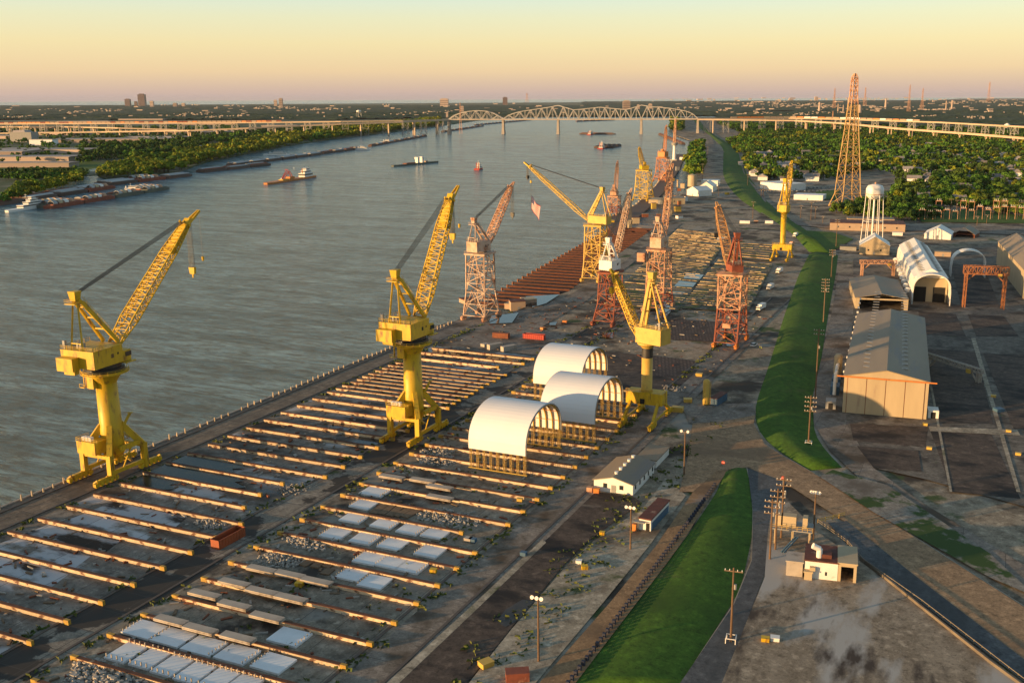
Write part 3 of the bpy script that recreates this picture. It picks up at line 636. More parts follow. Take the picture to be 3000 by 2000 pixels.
    def sec(k, w, dp): 
        c = Vector((fy, fz))+d*(Lj*k); lo = c-n*dp/2; hi = c+n*dp/2
        return [R(-w/2,lo.x,lo.y), R(w/2,lo.x,lo.y), R(w/2,hi.x,hi.y), R(-w/2,hi.x,hi.y)]
    j = MB(); th = .34 if jw > 3.5 else .28
    j.lattice(sec(0,jw*.9,.5), sec(.18,jw,jd), max(2,nj//6), th); j.lattice(sec(.18,jw,jd), sec(.72,jw*.85,jd*.95), nj*2//3, th); j.lattice(sec(.72,jw*.85,jd*.95), sec(.93,jw*.5,jd*.6), nj//4+1, th)
    jb = j.build('jib', mj, t)
    hd = MB(); A = sec(.70, jw*.55, jd*.9); B = sec(.98, jw*.42, jd*.6); hd.hexa([A[0],A[1],A[2],A[3],B[0],B[1],B[2],B[3]][:4]+[B[0],B[1],B[2],B[3]]) if fly > 3 and jw > 3.5 else None
    c0 = Vector((fy,fz))+d*Lj*.93; up = n*(jd*.5+1.0)
    for s in (-1,1):
        q = c0+up; hd.bar(R(s*jw*.22,c0.x,c0.y), R(s*jw*.15,q.x,q.y), .45,.7)
        e = Vector((ty,tz)) + Vector((fly, fly*.35)); hd.bar(R(s*jw*.22,c0.x,c0.y), R(s*.3,e.x,e.y), .4,.8)
    hd.bar(R(-jw*.4,c0.x,c0.y), R(jw*.4,c0.x,c0.y), .8); hd.build('jib_head', mj, jb)
    wk = MB(); wa, wb_ = sec(.2,jw,jd), sec(.9,jw*.6,jd*.7); pa = Vector(wa[0]).lerp(Vector(wa[3]),.5); pb = Vector(wb_[0]).lerp(Vector(wb_[3]),.5)
    wk.bar(pa, pb, .5,.12)
    for k in range(24): p = pa.lerp(pb, k/24); wk.bar(p, p+Vector((0,0,1.0)), .07)
    wk.bar(pa+Vector((0,0,1)), pb+Vector((0,0,1)), .08); wk.build('walkway', mj, jb)
    # ropes
    rp = MB(); q = c0+up*.8
    for s in (-.7,-.35,0,.35,.7): rp.bar(R(s*1.2,ay,az_+.6), R(s*jw*.35,q.x,q.y), .13)
    rp.build('luffing_ropes', M['rope'], t)
    hz = hook; hy = (Vector((fy,fz))+d*Lj*.96).x+.6; hzt = (Vector((fy,fz))+d*Lj*.96).y
    hr = MB()
    for s in (-.75,-.25,.25,.75): 
        for u_ in (-.3,.3): hr.bar(R(s,hy+u_,hzt), R(s,hy+u_,hz+1.2), .1)
    hr.build('hoist_ropes', M['rope'], t)
    hb = MB(); RB(hb, -1.1,1.1,hy-.55,hy+.55,hz-.9,hz+1.3,.8); RB(hb, -.3,.3,hy-.2,hy+.2,hz-2.2,hz-.9,.6)
    hb.build('hook_block', block or M['yellow'], t)
    if fly > 3:
        e = Vector((ty,tz)) + Vector((fly, fly*.35)); hr = MB().bar(R(0,e.x,e.y), R(0,e.x,hz+4), .07); hr.build('whip_rope', M['rope'], t); MB().cyl(R(0,e.x,hz+4), R(0,e.x,hz+2.6), .5,.35,8).build('whip_hook', block or M['yellow'], t)
def bogies(t, bx, by, m, n=5, lampm=None):
    for s in (-1,1):
        for q in (-1,1):
            b = MB(); yc = q*by
            for k in range(n):
                y = yc-(n-1)*.9+k*1.8; b.box(s*bx-.55,s*bx+.55,y-.75,y+.75,.55,1.5+.25*(k%2)); b.cyl((s*bx-.4,y,.55),(s*bx+.4,y,.55),.5,.5,10)
                if k % 2 == 0: b.cyl((s*bx-.9,y,1.3),(s*bx+.2,y+.5,2.1),.42,.42,8)
            b.box(s*bx-.45,s*bx+.45,yc-(n-1)*.9,yc+(n-1)*.9,1.5,2.2,ty=.6)
            bo = b.build('bogie', m, t)
def column_crane(loc, az, label, name='column_crane'):
    t = thing(name, label, 'crane', (loc[0],loc[1],.2)); Y = M['yellow']
    bogies(t, 5.2, 8.6, Y, 5)
    for s in (-1,1):
        for q in (-1,1):
            l = MB(); l.bar((s*5.3,q*6.6,2.0),(s*5.3,q*6.5,8.2),1.6,1.5); l.bar((s*5.3,q*6.5,7.6),(s*1.6,q*2.0,15.2),1.5,1.9); l.build('leg', Y, t)
    c = MB(); c.rev([(2.6,5.6),(3.3,7),(3.3,14.4),(3.15,15),(3.0,28.5)], n=28); c.build('column', Y, t, smooth=True)
    MB().rev([(3.05,28.4),(3.2,28.8),(5.0,31.4),(6.3,31.6),(6.3,32.1)], n=28).build('column_head', Y, t)
    rg_ = MB().rev([(6.8,31.55),(6.8,31.75)], n=32)
    for k in range(20):
        a = k*math.pi/10; rg_.bar((6.7*math.cos(a),6.7*math.sin(a),31.7),(6.7*math.cos(a),6.7*math.sin(a),32.9),.1); b_ = a+math.pi/10; rg_.bar((6.7*math.cos(a),6.7*math.sin(a),32.8),(6.7*math.cos(b_),6.7*math.sin(b_),32.8),.1)
    rg_.build('ring_walkway', Y, t); MB().rev([(5.6,32.12),(5.6,33.2),(4.8,33.25),(4.8,34.9)], n=28).build('slew_bearing', M['black'], t)
    ti = MB(); 
    for s in (-1,1): ti.bar((s*5.3,-5.8,2.6),(s*5.3,5.8,2.6),.9,1.1); ti.bar((s*5.3,-2.6,8.9),(s*5.3,6.0,8.9),1.0,1.3); ti.bar((s*5.3,2.2,9.0),(s*5.3,-2,2.8),.3)
    ti.bar((-5.3,-6.5,7.4),(5.3,-6.5,7.4),1.0,1.0); ti.bar((-5.3,6.5,7.4),(5.3,6.5,7.4),1.0,1.0); ti.build('tie_beams', Y, t)
    eh = MB().box(-5.6,1.6,-8.2,-3.4,8.1,11.9); e = eh.build('electrical_house', Y, t)
    rr_ = MB()
    for zz in (.6,1.1): rr_.bar((-5.6,-8.2,11.9+zz),(3,-8.2,11.9+zz),.09); rr_.bar((-5.6,-8.2,11.9+zz),(-5.6,-3.4,11.9+zz),.09)
    for k in range(8): rr_.bar((-5.6+k*1.2,-8.2,11.9),(-5.6+k*1.2,-8.2,13.0),.09)
    rr_.build('roof_railing', Y, e)
    v_ = MB()
    for k in range(3): v_.box(-4.2+k*1.3,-3.2+k*1.3,-7.4,-6.2,11.95,13.1)
    v_.build('air_conditioner', M['white'], e)
    s_ = MB(); pr = None
    for k in range(7):
        z = 2.5+k*1.9; p = (2.2*(-1)**k, 4.4, z)
        if pr: s_.bar(pr, p, .8,.15)
        pr = p
    s_.bar((3.4,1.5,14.8),(4.6,3.4,18.4),.2,.8); s_.bar((5.0,3.6,18.4),(3.6,3.6,18.4),1.2,.15); s_.build('stairway', Y, t)
    hg = MB(); hg.bar((-4.6,-3.2,31.5),(-4.6,-3.2,27.6),.2); hg.bar((-4.2,-4.2,31.5),(-4.2,-4.2,27.6),.2); hg.box(-5.4,-3.6,-4.9,-2.7,27.3,27.5); hg.bar((-5.4,-4.9,28.4),(-3.6,-4.9,28.4),.1); hg.bar((-5.4,-4.9,27.4),(-5.4,-4.9,28.5),.1); hg.build('hanging_platform', Y, t)
    MB().box(-2.9,-.4,-4.4,-2.4,27.2,31.2).build('junction_box', Y, t)
    return t
A_ = column_crane((-237.5,212.4), 0, 'tall yellow column crane standing alone on the quay at the left')
slew_parts(A_, math.radians(-3), 34, (6.0,-9.6,1.6,34.9,40.0), (-8.0,55.6), (5.0,39.2), (42.5,72.6), 5.0, M['yellow'], M['yellow'], 55.0, fly=4.6, nj=24, block=M['yellow'])
B_ = column_crane((-172,278), 0, 'tall yellow column crane with steep boom between the two beam fields')
slew_parts(B_, math.radians(1), 34, (6.0,-9.6,1.6,34.9,40.0), (-8.0,55.6), (5.5,39.4), (29.0,78.5), 5.0, M['yellow'], M['yellow'], 63.0, fly=4.6, nj=24, block=M['yellow'])
def gantry_column_crane(loc, label, az, hs, apex, foot, tip, pale=True, zc=27.0, band=True, hook=20, r=1.9, jw=3.2):
    t = thing('gantry_crane', label, 'crane', (loc[0],loc[1],.2)); Y = M['yellow_pale'] if pale else M['yellow']
    bogies(t, 5.3, 9.5, M['yellow'], 4)
    for s in (-1,1):
        l = MB()
        for q in (-1,1): l.bar((s*5.3,q*9.3,2.0),(s*5.0,q*2.4,7.2),.9,1.1)
        l.bar((s*5.3,-9.3,2.1),(s*5.3,9.3,2.1),.5,.7); l.build('leg_frame', M['yellow'], t)
    MB().box(-6.6,6.6,-2.9,2.9,6.4,10.6).build('portal_box', M['yellow'], t)
    MB().rev([(r+.25,10.6),(r,11.4),(r,zc-4)], n=24).build('column', Y, t, smooth=True)
    MB().rev([(r+.05,zc-4.4),(r+.05,zc-1)], n=24).build('column_band', M['black'] if band else Y, t)
    MB().rev([(r,zc-1),(r+.5,zc-.4),(r+1.6,zc+.4),(r+1.6,zc+1.05)], n=24).build('column_head', Y, t)
    rr_ = MB()
    for zz in (.6,1.1): rr_.bar((-6.6,-2.9,10.6+zz),(6.6,-2.9,10.6+zz),.08)
    for k in range(9): rr_.bar((-6.6+k*1.65,-2.9,10.6),(-6.6+k*1.65,-2.9,11.7),.08)
    rr_.build('railing', Y, t); MB().box(-1.4,.2,-3.1,-2.92,6.6,8.4).build('door', M['dark'], t)
    slew_parts(t, math.radians(az), 28, hs, apex, foot, tip, jw, Y, M['yellow'], hook, cab=False, fly=1.0, cw=False, jd=2.0, aw=1.5, nj=20)
    return t
gantry_column_crane((-105.4,323), 'yellow gantry crane with black banded column at the end of the arched tents', -72, (3.0,-7.5,3.0,28.1,33.4), (-1.6,51), (3.4,29.5), (15.6,51.2), hook=44)
gantry_column_crane((-132.4,702), 'distant bright yellow gantry crane standing by itself beside the inland lane', 8, (3.2,-5.5,3.0,33.4,37.6), (-1.5,54), (3.0,36), (10.5,66.5), False, zc=32.3, hook=52, band=False)
def portal_crane(loc, label, bx, by, tx, ty, zt, mlow, mup, zsplit, az, hs, apex, foot, tip, jw, hook, mh, mj, yel=None, z0=2.4, box=None, nb=5, name='portal_crane', splay=True):
    t = thing(name, label, 'crane', (loc[0],loc[1],.2)); bogies(t, bx, by, yel or mup, 3)
    def q(z):
        k = (z-z0)/(zt-z0); kk = k if not splay else min(1, k*2.2)
        X = bx+(tx-bx)*kk; Y = by+(ty-by)*kk; return [(-X,-Y,z),(X,-Y,z),(X,Y,z),(-X,Y,z)]
    n1 = max(1, round(nb*(zsplit-z0)/(zt-z0)))
    lo = MB(); up = MB(); lat = .62 if jw > 3 else .5
    lo.lattice(q(z0), q(zsplit), n1, lat, td=.34)
    k_ = nb-n1
    if k_ > 0: up.lattice(q(zsplit), q(zt), k_, lat, td=.36)
    # K bracing on the faces
    for m_, za, zb in ((lo, z0, zsplit),(up, zsplit, zt)):
        if zb-za < 1: continue
        A, B = q(za+.1), q(zb-.1)
        for i in range(4):
            j = (i+1)%4; mid = (Vector(B[i])+Vector(B[j]))/2
            m_.bar(A[i], mid, .32); m_.bar(A[j], mid, .32)
    lo.build('lower_tower', mlow, t); 
    if k_ > 0: up.build('upper_tower', mup, t)
    s_ = MB(); pr = None
    for k in range(int((zt-4)/4)):
        p = ((tx*.55)*(-1)**k, -ty*.35, 4+k*4.0)
        if pr: s_.bar(pr, p, .8,.3); s_.bar((pr[0],pr[1],pr[2]+1),(p[0],p[1],p[2]+1),.1)
        s_.box(p[0]-.7,p[0]+.7,p[1]-.7,p[1]+.7,p[2]-.1,p[2]+.05); pr = p
    s_.build('stairway', mup, t)
    MB().box(-tx-.8,tx+.8,-ty-.8,ty+.8,zt,zt+.9).build('top_platform', mup, t)
    rr_ = MB(); zz = zt+.9
    for a, b in (((-1,-1),(1,-1)),((1,-1),(1,1)),((-1,-1),(-1,1))): 
        for h in (.6,1.1): rr_.bar((a[0]*(tx+.7),a[1]*(ty+.7),zz+h),(b[0]*(tx+.7),b[1]*(ty+.7),zz+h),.09)
    rr_.build('railing', mup, t)
    MB().rev([(tx*.7,zt+.9),(tx*.7,zt+1.6)], n=20).build('slew_ring', M['black'], t)
    if box: MB().box(*box).build('equipment_box', mup, t)
    slew_parts(t, math.radians(az), zt+1.6, hs, apex, foot, tip, jw, mh, mj, hook, cab=False, fly=1.5, cw=False, jd=2.0, aw=2.0, hm=mh, nj=18, block=M['black'])
    return t
rw, rp_, rr2, yl, og = M['rust_white'], M['rust_pink'], M['rust_red'], M['yellow'], M['orange']
portal_crane((-237.2,452), 'rust streaked white lattice portal crane at the river edge behind the middle yellow crane', 6.0,8.0,5.0,5.6,33, rw, rw, 14, 12, (3.4,-6.4,4.5,34.6,39.6), (-4.2,50.2), (6.0,37.8), (27.5,66.5), 4.4, 50, rw, rp_, yel=M['rust_pink'], nb=6)
F_ = portal_crane((-223,578), 'large yellow lattice portal crane swinging its long boom out over the river', 5.4,9.0,5.0,5.6,33.5, M['yellow_pale'], M['yellow_pale'], 12, -72, (2.6,-10,4.5,35.1,39.6), (-5.0,55.6), (6.0,36.5), (58,69.0), 3.2, 60, M['yellow_pale'], yl, nb=6)
portal_crane((-172.5,468), 'dark red lattice portal crane with white cab behind the front gantry crane', 5.2,10.5,4.2,5.0,25, rr2, rr2, 10, 10, (3.6,-5.5,3.5,26.8,31.6), (-2.5,41.2), (4.2,31), (19,64.5), 2.6, 48, M['white'], rw, nb=5)
portal_crane((-160,508), 'tall bleached pink lattice portal crane in the centre of the far slips', 5.2,9.5,4.6,5.6,31.5, rr2, rp_, 10, 8, (3.2,-5.2,4.0,33.1,38.4), (-2.5,47.8), (4.5,38), (13,75), 3.0, 50, rw, rp_, nb=6, box=(-9.8,-5.6,-8,-5,26,30.5))
portal_crane((-105.6,446), 'red and pink lattice portal crane beside the inland lane near the white car', 5.1,10.0,5.1,6.4,32, rr2, M['rust_pink'], 17, -32, (2.6,-6.0,2.8,33.6,36.6), (-3.5,49.6), (3.8,35), (27,61), 4.4, 46, rr2, M['rust_tan'], yel=og, nb=6, box=(-1.6,2.0,-10.4,-9.5,9.2,11.2))
portal_crane((-336,920), 'rusty lattice crane at the far dock left of the orange cranes', 5,7,4.6,5,17, rr2, rp_, 9, -5, (3.0,-5,4,18.6,22), (-2,27), (4,22), (10,50), 3.4, 40, rp_, rp_, nb=4)
portal_crane((-354,1062), 'bright yellow lattice crane straddling the far dock', 8.2,12,6.6,6,32, yl, yl, 10, -35, (4.0,-6,5,33.6,37.2), (-3,40), (5,36), (20,56), 4.6, 46, yl, yl, nb=6)
portal_crane((-412,1315), 'orange lattice crane farthest along the dock before the white column crane', 9,13,6.4,7,30.5, og, og, 11, 8, (5.0,-6,6,32.1,39), (-3,41), (5,38), (8,73), 3.6, 56, og, og, nb=5)
def dock_column(loc):
    t = thing('dock_crane', 'far white column crane with dark pink boom at the end of the dock', 'crane', (loc[0],loc[1],0))
    MB().rev([(4.5,0),(3.2,4),(2.8,26)], n=16).build('column', M['white'], t); MB().rev([(5,26),(6,31)], n=16).build('turntable', M['grey'], t)
    MB().lattice([(-2,-2,31),(2,-2,31),(2,2,31),(-2,2,31)],[(-1,2,72),(1,2,72),(1,4,72),(-1,4,72)],9,.9,td=.6).build('jib', M['rust_pink'], t)
    MB().box(-14,6,-5,5,-.5,1.6).build('base_platform', M['concrete'], t)
dock_column((-532,1765))
# flag hanging from the long boom of the yellow lattice crane
FL = [mat('flag red', (.36,.004,.006), None, 1, .9), mat('flag white', (.66,.62,.60), None, 1, .9), mat('flag blue', (.012,.018,.09), None, 1, .9)]
def flag():
    W_, H_, nx, ny = 16.0, 8.6, 42, 26; base = HIT(1556,573,(-300,600),-70); t = thing('flag', 'large striped flag with starred blue corner hanging from the yellow crane boom over the water', 'flag', tuple(base))
    v = []; f = []; cols = []
    e = Vector((.80,-.35,0)).normalized()
    for j in range(ny+1):
        for i in range(nx+1):
            u, w = i/nx, j/ny; wob = .8*math.sin(u*9+w*2)*(.3+u)
            p = e*(u*W_*.52)+Vector((0,0,-w*H_-u*W_*.42+.5*math.sin(u*7)))+Vector((.35,.8,0))*wob; v.append(tuple(p))
    for j in range(ny):
        for i in range(nx):
            a = j*(nx+1)+i; f.append((a,a+1,a+nx+2,a+nx+1)); s = j//2 % 2; c = s
            if j < 14 and i < 17:
                c = 2
                if i % 4 == 2 and j % 4 == 2: c = 1
            cols.append(c)
    me = bpy.data.meshes.new('cloth'); me.from_pydata(v, [], f)
    for m_ in FL: me.materials.append(m_)
    me.polygons.foreach_set('material_index', cols); o = bpy.data.objects.new('cloth', me); COL.objects.link(o); o.parent = t
    top = HIT(1553,480,(-300,600),-70); MB().bar((0,0,-13),(0,0,8),.16).bar((0,0,8),tuple(Vector(top)-base),.14).build('halyard', M['rope'], t)
    MB().cyl((0,0,8),(0,0,9.6),.7,.5,8).build('hook', yl, t)
flag()
# ---------------------------------------------------------------- arched tents
M['ochre'] = mat('dull ochre steel', (.34,.22,.04), (.24,.15,.03), .8, .6)
M['seam'] = mat('canvas seam', (.66,.65,.64), None, 1, .7)
def tent(x0, x1, y0, y1, label):
    zb, zt = 6.6, 18.6; t = thing('arched_shelter', label, 'shelter', ((x0+x1)/2, (y0+y1)/2, 0), 0, 'white barrel vaulted shelters on stilts')
    hw, L_ = (y1-y0)/2, (x1-x0)/2; n = 26; prof = []
    for i in range(n+1):
        a = math.pi*i/n; prof.append((-hw*math.cos(a)*1.0, zb+1.4+(zt-zb-1.4)*max(0,math.sin(a))**.85))
    prof = [(-hw, zb)]+prof+[(hw, zb)]
    def shell(off, xa, xb, m):
        k = len(m.v); c = (0, zb)
        P = []
        for y, z in prof:
            d = Vector((y-c[0], z-c[1]-2)); d.normalize(); P.append((y-d.x*off, z-d.y*off if z > zb+.1 else z))
        return P
    m = MB(); O_ = prof; I_ = shell(.35, 0, 0, m); N_ = len(prof)
    for P in (O_, I_):
        for x in (-L_, L_): m.v += [(x, y, z) for y, z in P]
    for i in range(N_-1):
        m.f.append((i, i+1, N_+i+1, N_+i)); m.f.append((2*N_+i+1, 2*N_+i, 3*N_+i, 3*N_+i+1))
        m.f.append((i, 2*N_+i, 2*N_+i+1, i+1)); m.f.append((N_+i+1, 3*N_+i+1, 3*N_+i, N_+i))
    m.f.append((0, N_, 3*N_, 2*N_)); m.f.append((N_-1, 3*N_-1, 4*N_-1, 2*N_-1))
    cv = m.build('canvas', M['canvas'], t)
    for p in cv.data.polygons: p.use_smooth = False
    J = shell(.7, 0, 0, m); K_ = shell(-.02, 0, 0, m)
    nr = 9
    for k in range(nr):
        x = -L_+.5+k*(2*L_-1)/(nr-1); r = MB()
        for i in range(N_-1): r.bar((x, J[i][0], J[i][1]), (x, J[i+1][0], J[i+1][1]), .22, .5)
        r.build('arch_rib', M['yellow_pale'], t)
        for s in (-1, 1):
            q = MB(); yy = s*(hw-.35)
            for dx in (-.35, .35):
                for dy in (-.9, 0): q.bar((x+dx, yy-s*dy*-1, .2), (x+dx, yy-s*dy*-1, zb+.3), .1)
            for j in range(8):
                z = .4+j*.8; a, b_ = (-.35, .35) if j % 2 else (.35, -.35)
                q.bar((x+a, yy, z), (x+b_, yy, z+.8), .08); q.bar((x-.35, yy, z), (x+.35, yy, z), .06); q.bar((x-.35, yy, z), (x-.35, yy-s*.9, z+.8), .06)
            q.build('lattice_leg', M['ochre'], t)
    for x in (L_+.12, -L_-.12):
        rm = MB()
        for i in range(N_-1): rm.bar((x, I_[i][0], I_[i][1]), (x, I_[i+1][0], I_[i+1][1]), .2, .35)
        rm.build('edge_hoop', M['grey'], t)
    pu = MB()
    for i in (3, 7, 11, 15, 19, 23, 26): pu.bar((-L_, J[i][0], J[i][1]), (L_, J[i][0], J[i][1]), .12)
    pu.build('purlin', M['orange'], t); 
    for s in (-1,1): MB().bar((-L_-.3, s*(hw-.3), .35), (L_+.3, s*(hw-.3), .35), .5, .4).build('base_beam', M['yellow_pale'], t)
tent(-140.2,-121.2,257,284.2,'front white arched shelter standing nearest the camera, fully sunlit')
tent(-132.6,-113.2,293,320.6,'white arched shelter next to the gantry crane, its lower half in shade')
tent(-152,-132.8,330,357.5,'white arched shelter farthest back, beside the dark pad')
# ---------------------------------------------------------------- buildings
def LV(O, rz, x, y, z=0): return (O[0]+x*math.cos(rz)-y*math.sin(rz), O[1]+x*math.sin(rz)+y*math.cos(rz), z)
def solve_len(O, rz, x, z, py):
    lo, hi = 1, 400
    for _ in range(40):
        m = (lo+hi)/2; p = LV(O, rz, x, m)
        if PX(p[0], p[1], z)[1] > py: lo = m
        else: hi = m
    return lo
def building(name, label, cat, pl, pr, pe, pridge, depth, wallm, roofm, axis='y', rz=None, windows=0, door=True, over=.4, open_front=False, group=None, base=0, flat=False, wm=None, vents=0):
    A = G(*pl, base); B = G(*pr, base); w = math.dist(A, B); r = math.atan2(B[1]-A[1], B[0]-A[0]) if rz is None else rz
    ez = max(2.2, ZAT(A[0], A[1], pe)-base); t = thing(name, label, cat, (A[0], A[1], base), r, group)
    mid = LV(A, r, w/2, 0 if axis == 'y' else depth/2); rzz = max(ez+.5, ZAT(mid[0], mid[1], pridge)-base) if pridge else ez
    if open_front:
        m = MB().box(0,.4,0,depth,0,ez); m.box(w-.4,w,0,depth,0,ez).box(.4,w-.4,depth-.4,depth,0,ez); jb_ = min(1.6, w*.06); hd_ = min(1.2, ez*.14); m.box(.4,.4+jb_,0,.4,0,ez).box(w-.4-jb_,w-.4,0,.4,0,ez).box(.4+jb_,w-.4-jb_,0,.4,ez-hd_,ez)
        for k in range(1,6): m.bar((.4,depth*k/6,ez-.5),(w-.4,depth*k/6,ez-.5),.4)
        wl = m.build('wall', wallm, t)
    else:
        m = MB().box(0,w,0,depth,0,ez)
        if pridge and axis == 'y': m.gable(0,w,0,depth,ez,rzz)
        wl = m.build('wall', wallm, t)
    if pridge:
        th = .25; m = MB()
        if axis == 'y':
            for s in (0, 1):
                xa, xb = (-over, w/2) if s == 0 else (w/2, w+over); za, zb = (ez-over*(rzz-ez)/(w/2), rzz) if s == 0 else (rzz, ez-over*(rzz-ez)/(w/2))
                m.hexa([(xa,-over,za+.03),(xb,-over,zb+.03),(xb,depth+over,zb+.03),(xa,depth+over,za+.03),(xa,-over,za+th),(xb,-over,zb+th),(xb,depth+over,zb+th),(xa,depth+over,za+th)])
        else:
            for s in (0, 1):
                ya, yb = (-over, depth/2) if s == 0 else (depth/2, depth+over); za, zb = (ez, rzz) if s == 0 else (rzz, ez)
                m.hexa([(-over,ya,za+.03),(w+over,ya,za+.03),(w+over,yb,zb+.03),(-over,yb,zb+.03),(-over,ya,za+th),(w+over,ya,za+th),(w+over,yb,zb+th),(-over,yb,zb+th)])
        rf = m.build('roof', roofm, t)
    else: rf = MB().box(-.2,w+.2,-.2,depth+.2,ez,ez+.35).build('roof', roofm, t)
    for k in range(vents):
        y = depth*(k+.7)/(vents+.3); MB().cyl((w/2,y,rzz+.1),(w/2,y,rzz+.9),.5,.6,8).build('roof_vent', M['white'], rf)
    if not open_front:
        for k in range(windows):
            x = w*(k+.7)/(windows+.4); MB().box(x-.6,x+.6,-.06,.02,ez*.40,ez*.40+1.3).build('window', wm or M['glass'], t)
        if door: d = MB().box(w*.45,w*.45+1.4,-.07,.02,0.05,2.3).build('door', M['grey'], t)
    return t, A, r, w, ez, rzz
def side_windows(t, w, depth, ez, n, z=1.2, h=1.3):
    for k in range(n): y = depth*(k+.6)/n; MB().box(w-.02,w+.06,y-.5,y+.5,z,z+h).build('window', M['glass'], t)
R7 = math.radians(6.8)
# big shed with folding doors
A = G(2467,1209); L1 = solve_len(A, R7, 14, 17, 903)
t, A, r, w, ez, rz_ = building('warehouse', 'largest tan metal shed with four tall door panels facing the camera', 'warehouse', (2467,1209), (2713,1231), 1100, 1086, L1, M['clad'], M['roof_grey'], door=False)
for k in range(4): MB().box(1.2+k*(w-2.4)/4+.12, 1.2+(k+1)*(w-2.4)/4-.12, -.22, -.02, .2, ez-.5).build('door_panel', M['clad'], t)
for k in range(5): MB().box(1.2+k*(w-2.4)/4-.1, 1.2+k*(w-2.4)/4+.1, -.12, -.01, .1, ez-.3).build('door_post', M['rust'], t)
MB().box(-2.5,w+2.6,-.5,-.25,ez-.35,ez+.1).build('door_rail', M['orange'], t)
skl = MB()
for k in range(24): 
    y = 8+k*6.5; 
    for fx in (.26,.70): x = w*fx; zz = ez+(rz_-ez)*(x/(w/2) if x < w/2 else (w-x)/(w/2))+.28; skl.hexa([(x-1.4,y,zz-.0),(x+1.4,y,zz),(x+1.4,y+1.1,zz),(x-1.4,y+1.1,zz)]+[(x-1.4,y,zz+.12),(x+1.4,y,zz+.12),(x+1.4,y+1.1,zz+.12),(x-1.4,y+1.1,zz+.12)])
skl.build('skylights', mat('skylight sheet', (.36,.34,.31), None, 1, .5), t)
for k in range(14): MB().cyl((-.1,10+k*11,ez-1.2),(-.9,10+k*11,ez-1.2),.5,.5,8).build('wall_vent', M['white'], t)
dc = thing('dust_collector', 'tan cylinder tank with curved ducts against the left wall of the big shed', 'tank', LV(A, r, -4.5, 47), r)
MB().rev([(1.6,0),(1.6,9),(1.0,10)],n=16).build('tank', M['clad'], dc); MB().cyl((0,-2,6),(0,-9,6),.7,.7,10).cyl((0,-9,6.2),(0,-9,.5),.7,.7,10).build('duct', M['white'], dc); MB().box(-1.5,1.8,-13,-6.5,0,3.2).build('fan_housing', M['blue'], dc)
dc2 = thing('dust_collector', 'lower blue machine with white elbow duct at the front left of the big shed', 'machine', LV(A, r, -4.0, 25), r)
MB().box(-1.6,1.6,-4,3,0,3.6).build('housing', M['blue'], dc2); MB().cyl((0,2,3.6),(0,2,8),.6,.6,10).cyl((0,2,8),(0,-5,9),.6,.6,10).cyl((0,-5,9),(0,-6,1),.6,.6,10).build('duct', M['white'], dc2)
for i, (px_, lb_) in enumerate([((2462,1205),'small grey cabinet building at the left foot of the big shed'),((2722,1228),'small white cabinet building at the right foot of the big shed')]):
    p = G(*px_); c_ = thing('utility_cabinet', lb_, 'cabinet', (p[0]+(-3.6 if i == 0 else 1.2), p[1]+.5, 0), R7); MB().box(-1.8,1.8,0,5,0,3.2).build('cabinet', M['grey'] if i == 0 else M['white'], c_); MB().box(-.8,.8,-.05,.02,.3,2.6).build('door', M['dark'], c_)
# second shed (open front)
A2 = G(2505,905); L2 = solve_len(A2, R7, 13, ZAT(*LV(A2,R7,13,0)[:2],866), 811)
t2, *_r = building('warehouse', 'open fronted tan shed standing behind the largest shed', 'warehouse', (2505,905), (2659,911), 872, 862, L2, M['clad'], M['roof_grey'], open_front=True)
# arched white hall
def arch_hall(name, label, pl, pr, ptop, length, ribs=True, thick=.5, lights=False):
    A = G(*pl); B = G(*pr); w = math.dist(A,B); r = math.atan2(B[1]-A[1],B[0]-A[0]); mid = LV(A,r,w/2,0); zt = ZAT(mid[0],mid[1],ptop)
    t = thing(name, label, 'hall', (A[0],A[1],0), r); n = 18; zs = zt*.62; P = [(0,0),(0,zs*.7)]
    for i in range(n+1): a = math.pi*i/n; P.append((w/2-w/2*math.cos(a)*.985, zs*.8+(zt-zs*.8)*max(0,math.sin(a))**.8))
    P += [(w,zs*.7),(w,0)]; c = Vector((w/2, zs*.5)); I = []
    for x, z in P:
        d = Vector((x,z))-c; d.normalize(); I.append((x-d.x*thick, max(0, z-d.y*thick)))
    m = MB(); N_ = len(P)
    for Q in (P, I):
        for y in (0, length): m.v += [(x, y, z) for x, z in Q]
    for i in range(N_-1):
        m.f.append((N_+i, N_+i+1, i+1, i)); m.f.append((2*N_+i, 2*N_+i+1, 3*N_+i+1, 3*N_+i)); m.f.append((i, i+1, 2*N_+i+1, 2*N_+i)); m.f.append((N_+i+1, N_+i, 3*N_+i, 3*N_+i+1))
    m.build('shell', M['white'], t)
    return t, A, r, w, zt, P
hA = G(2670,893); hl = solve_len(hA, R7, 14, 16.5, 708)
t3, A3, r3, w3, zt3, P3 = arch_hall('arched_hall', 'long white hall with arched front and rows of skylights', (2670,893), (2783,898), 803, hl)
z3 = zt3
for s in (0,1):
    for k in range(22):
        y = 14+k*(hl-18)/22; x = w3*(.27 if s == 0 else .73); MB().hexa([(x-1.7,y,z3*.965),(x+1.7,y,z3*.965),(x+1.7,y+1.6,z3*.965),(x-1.7,y+1.6,z3*.965),(x-1.7,y,z3*1.005 if s else z3*.97),(x+1.7,y,z3*.97 if s else z3*1.005),(x+1.7,y+1.6,z3*.97 if s else z3*1.005),(x-1.7,y+1.6,z3*1.005 if s else z3*.97)]).build('skylight', M['grey'], t3)
MB().gable(w3*.04,w3*.96,8,hl,z3*.80,z3*1.10,axis='y').build('ridge_roof', M['white'], t3)
MB().box(1,w3-1,9,9.4,0,z3*.78).build('end_wall', M['clad'], t3)
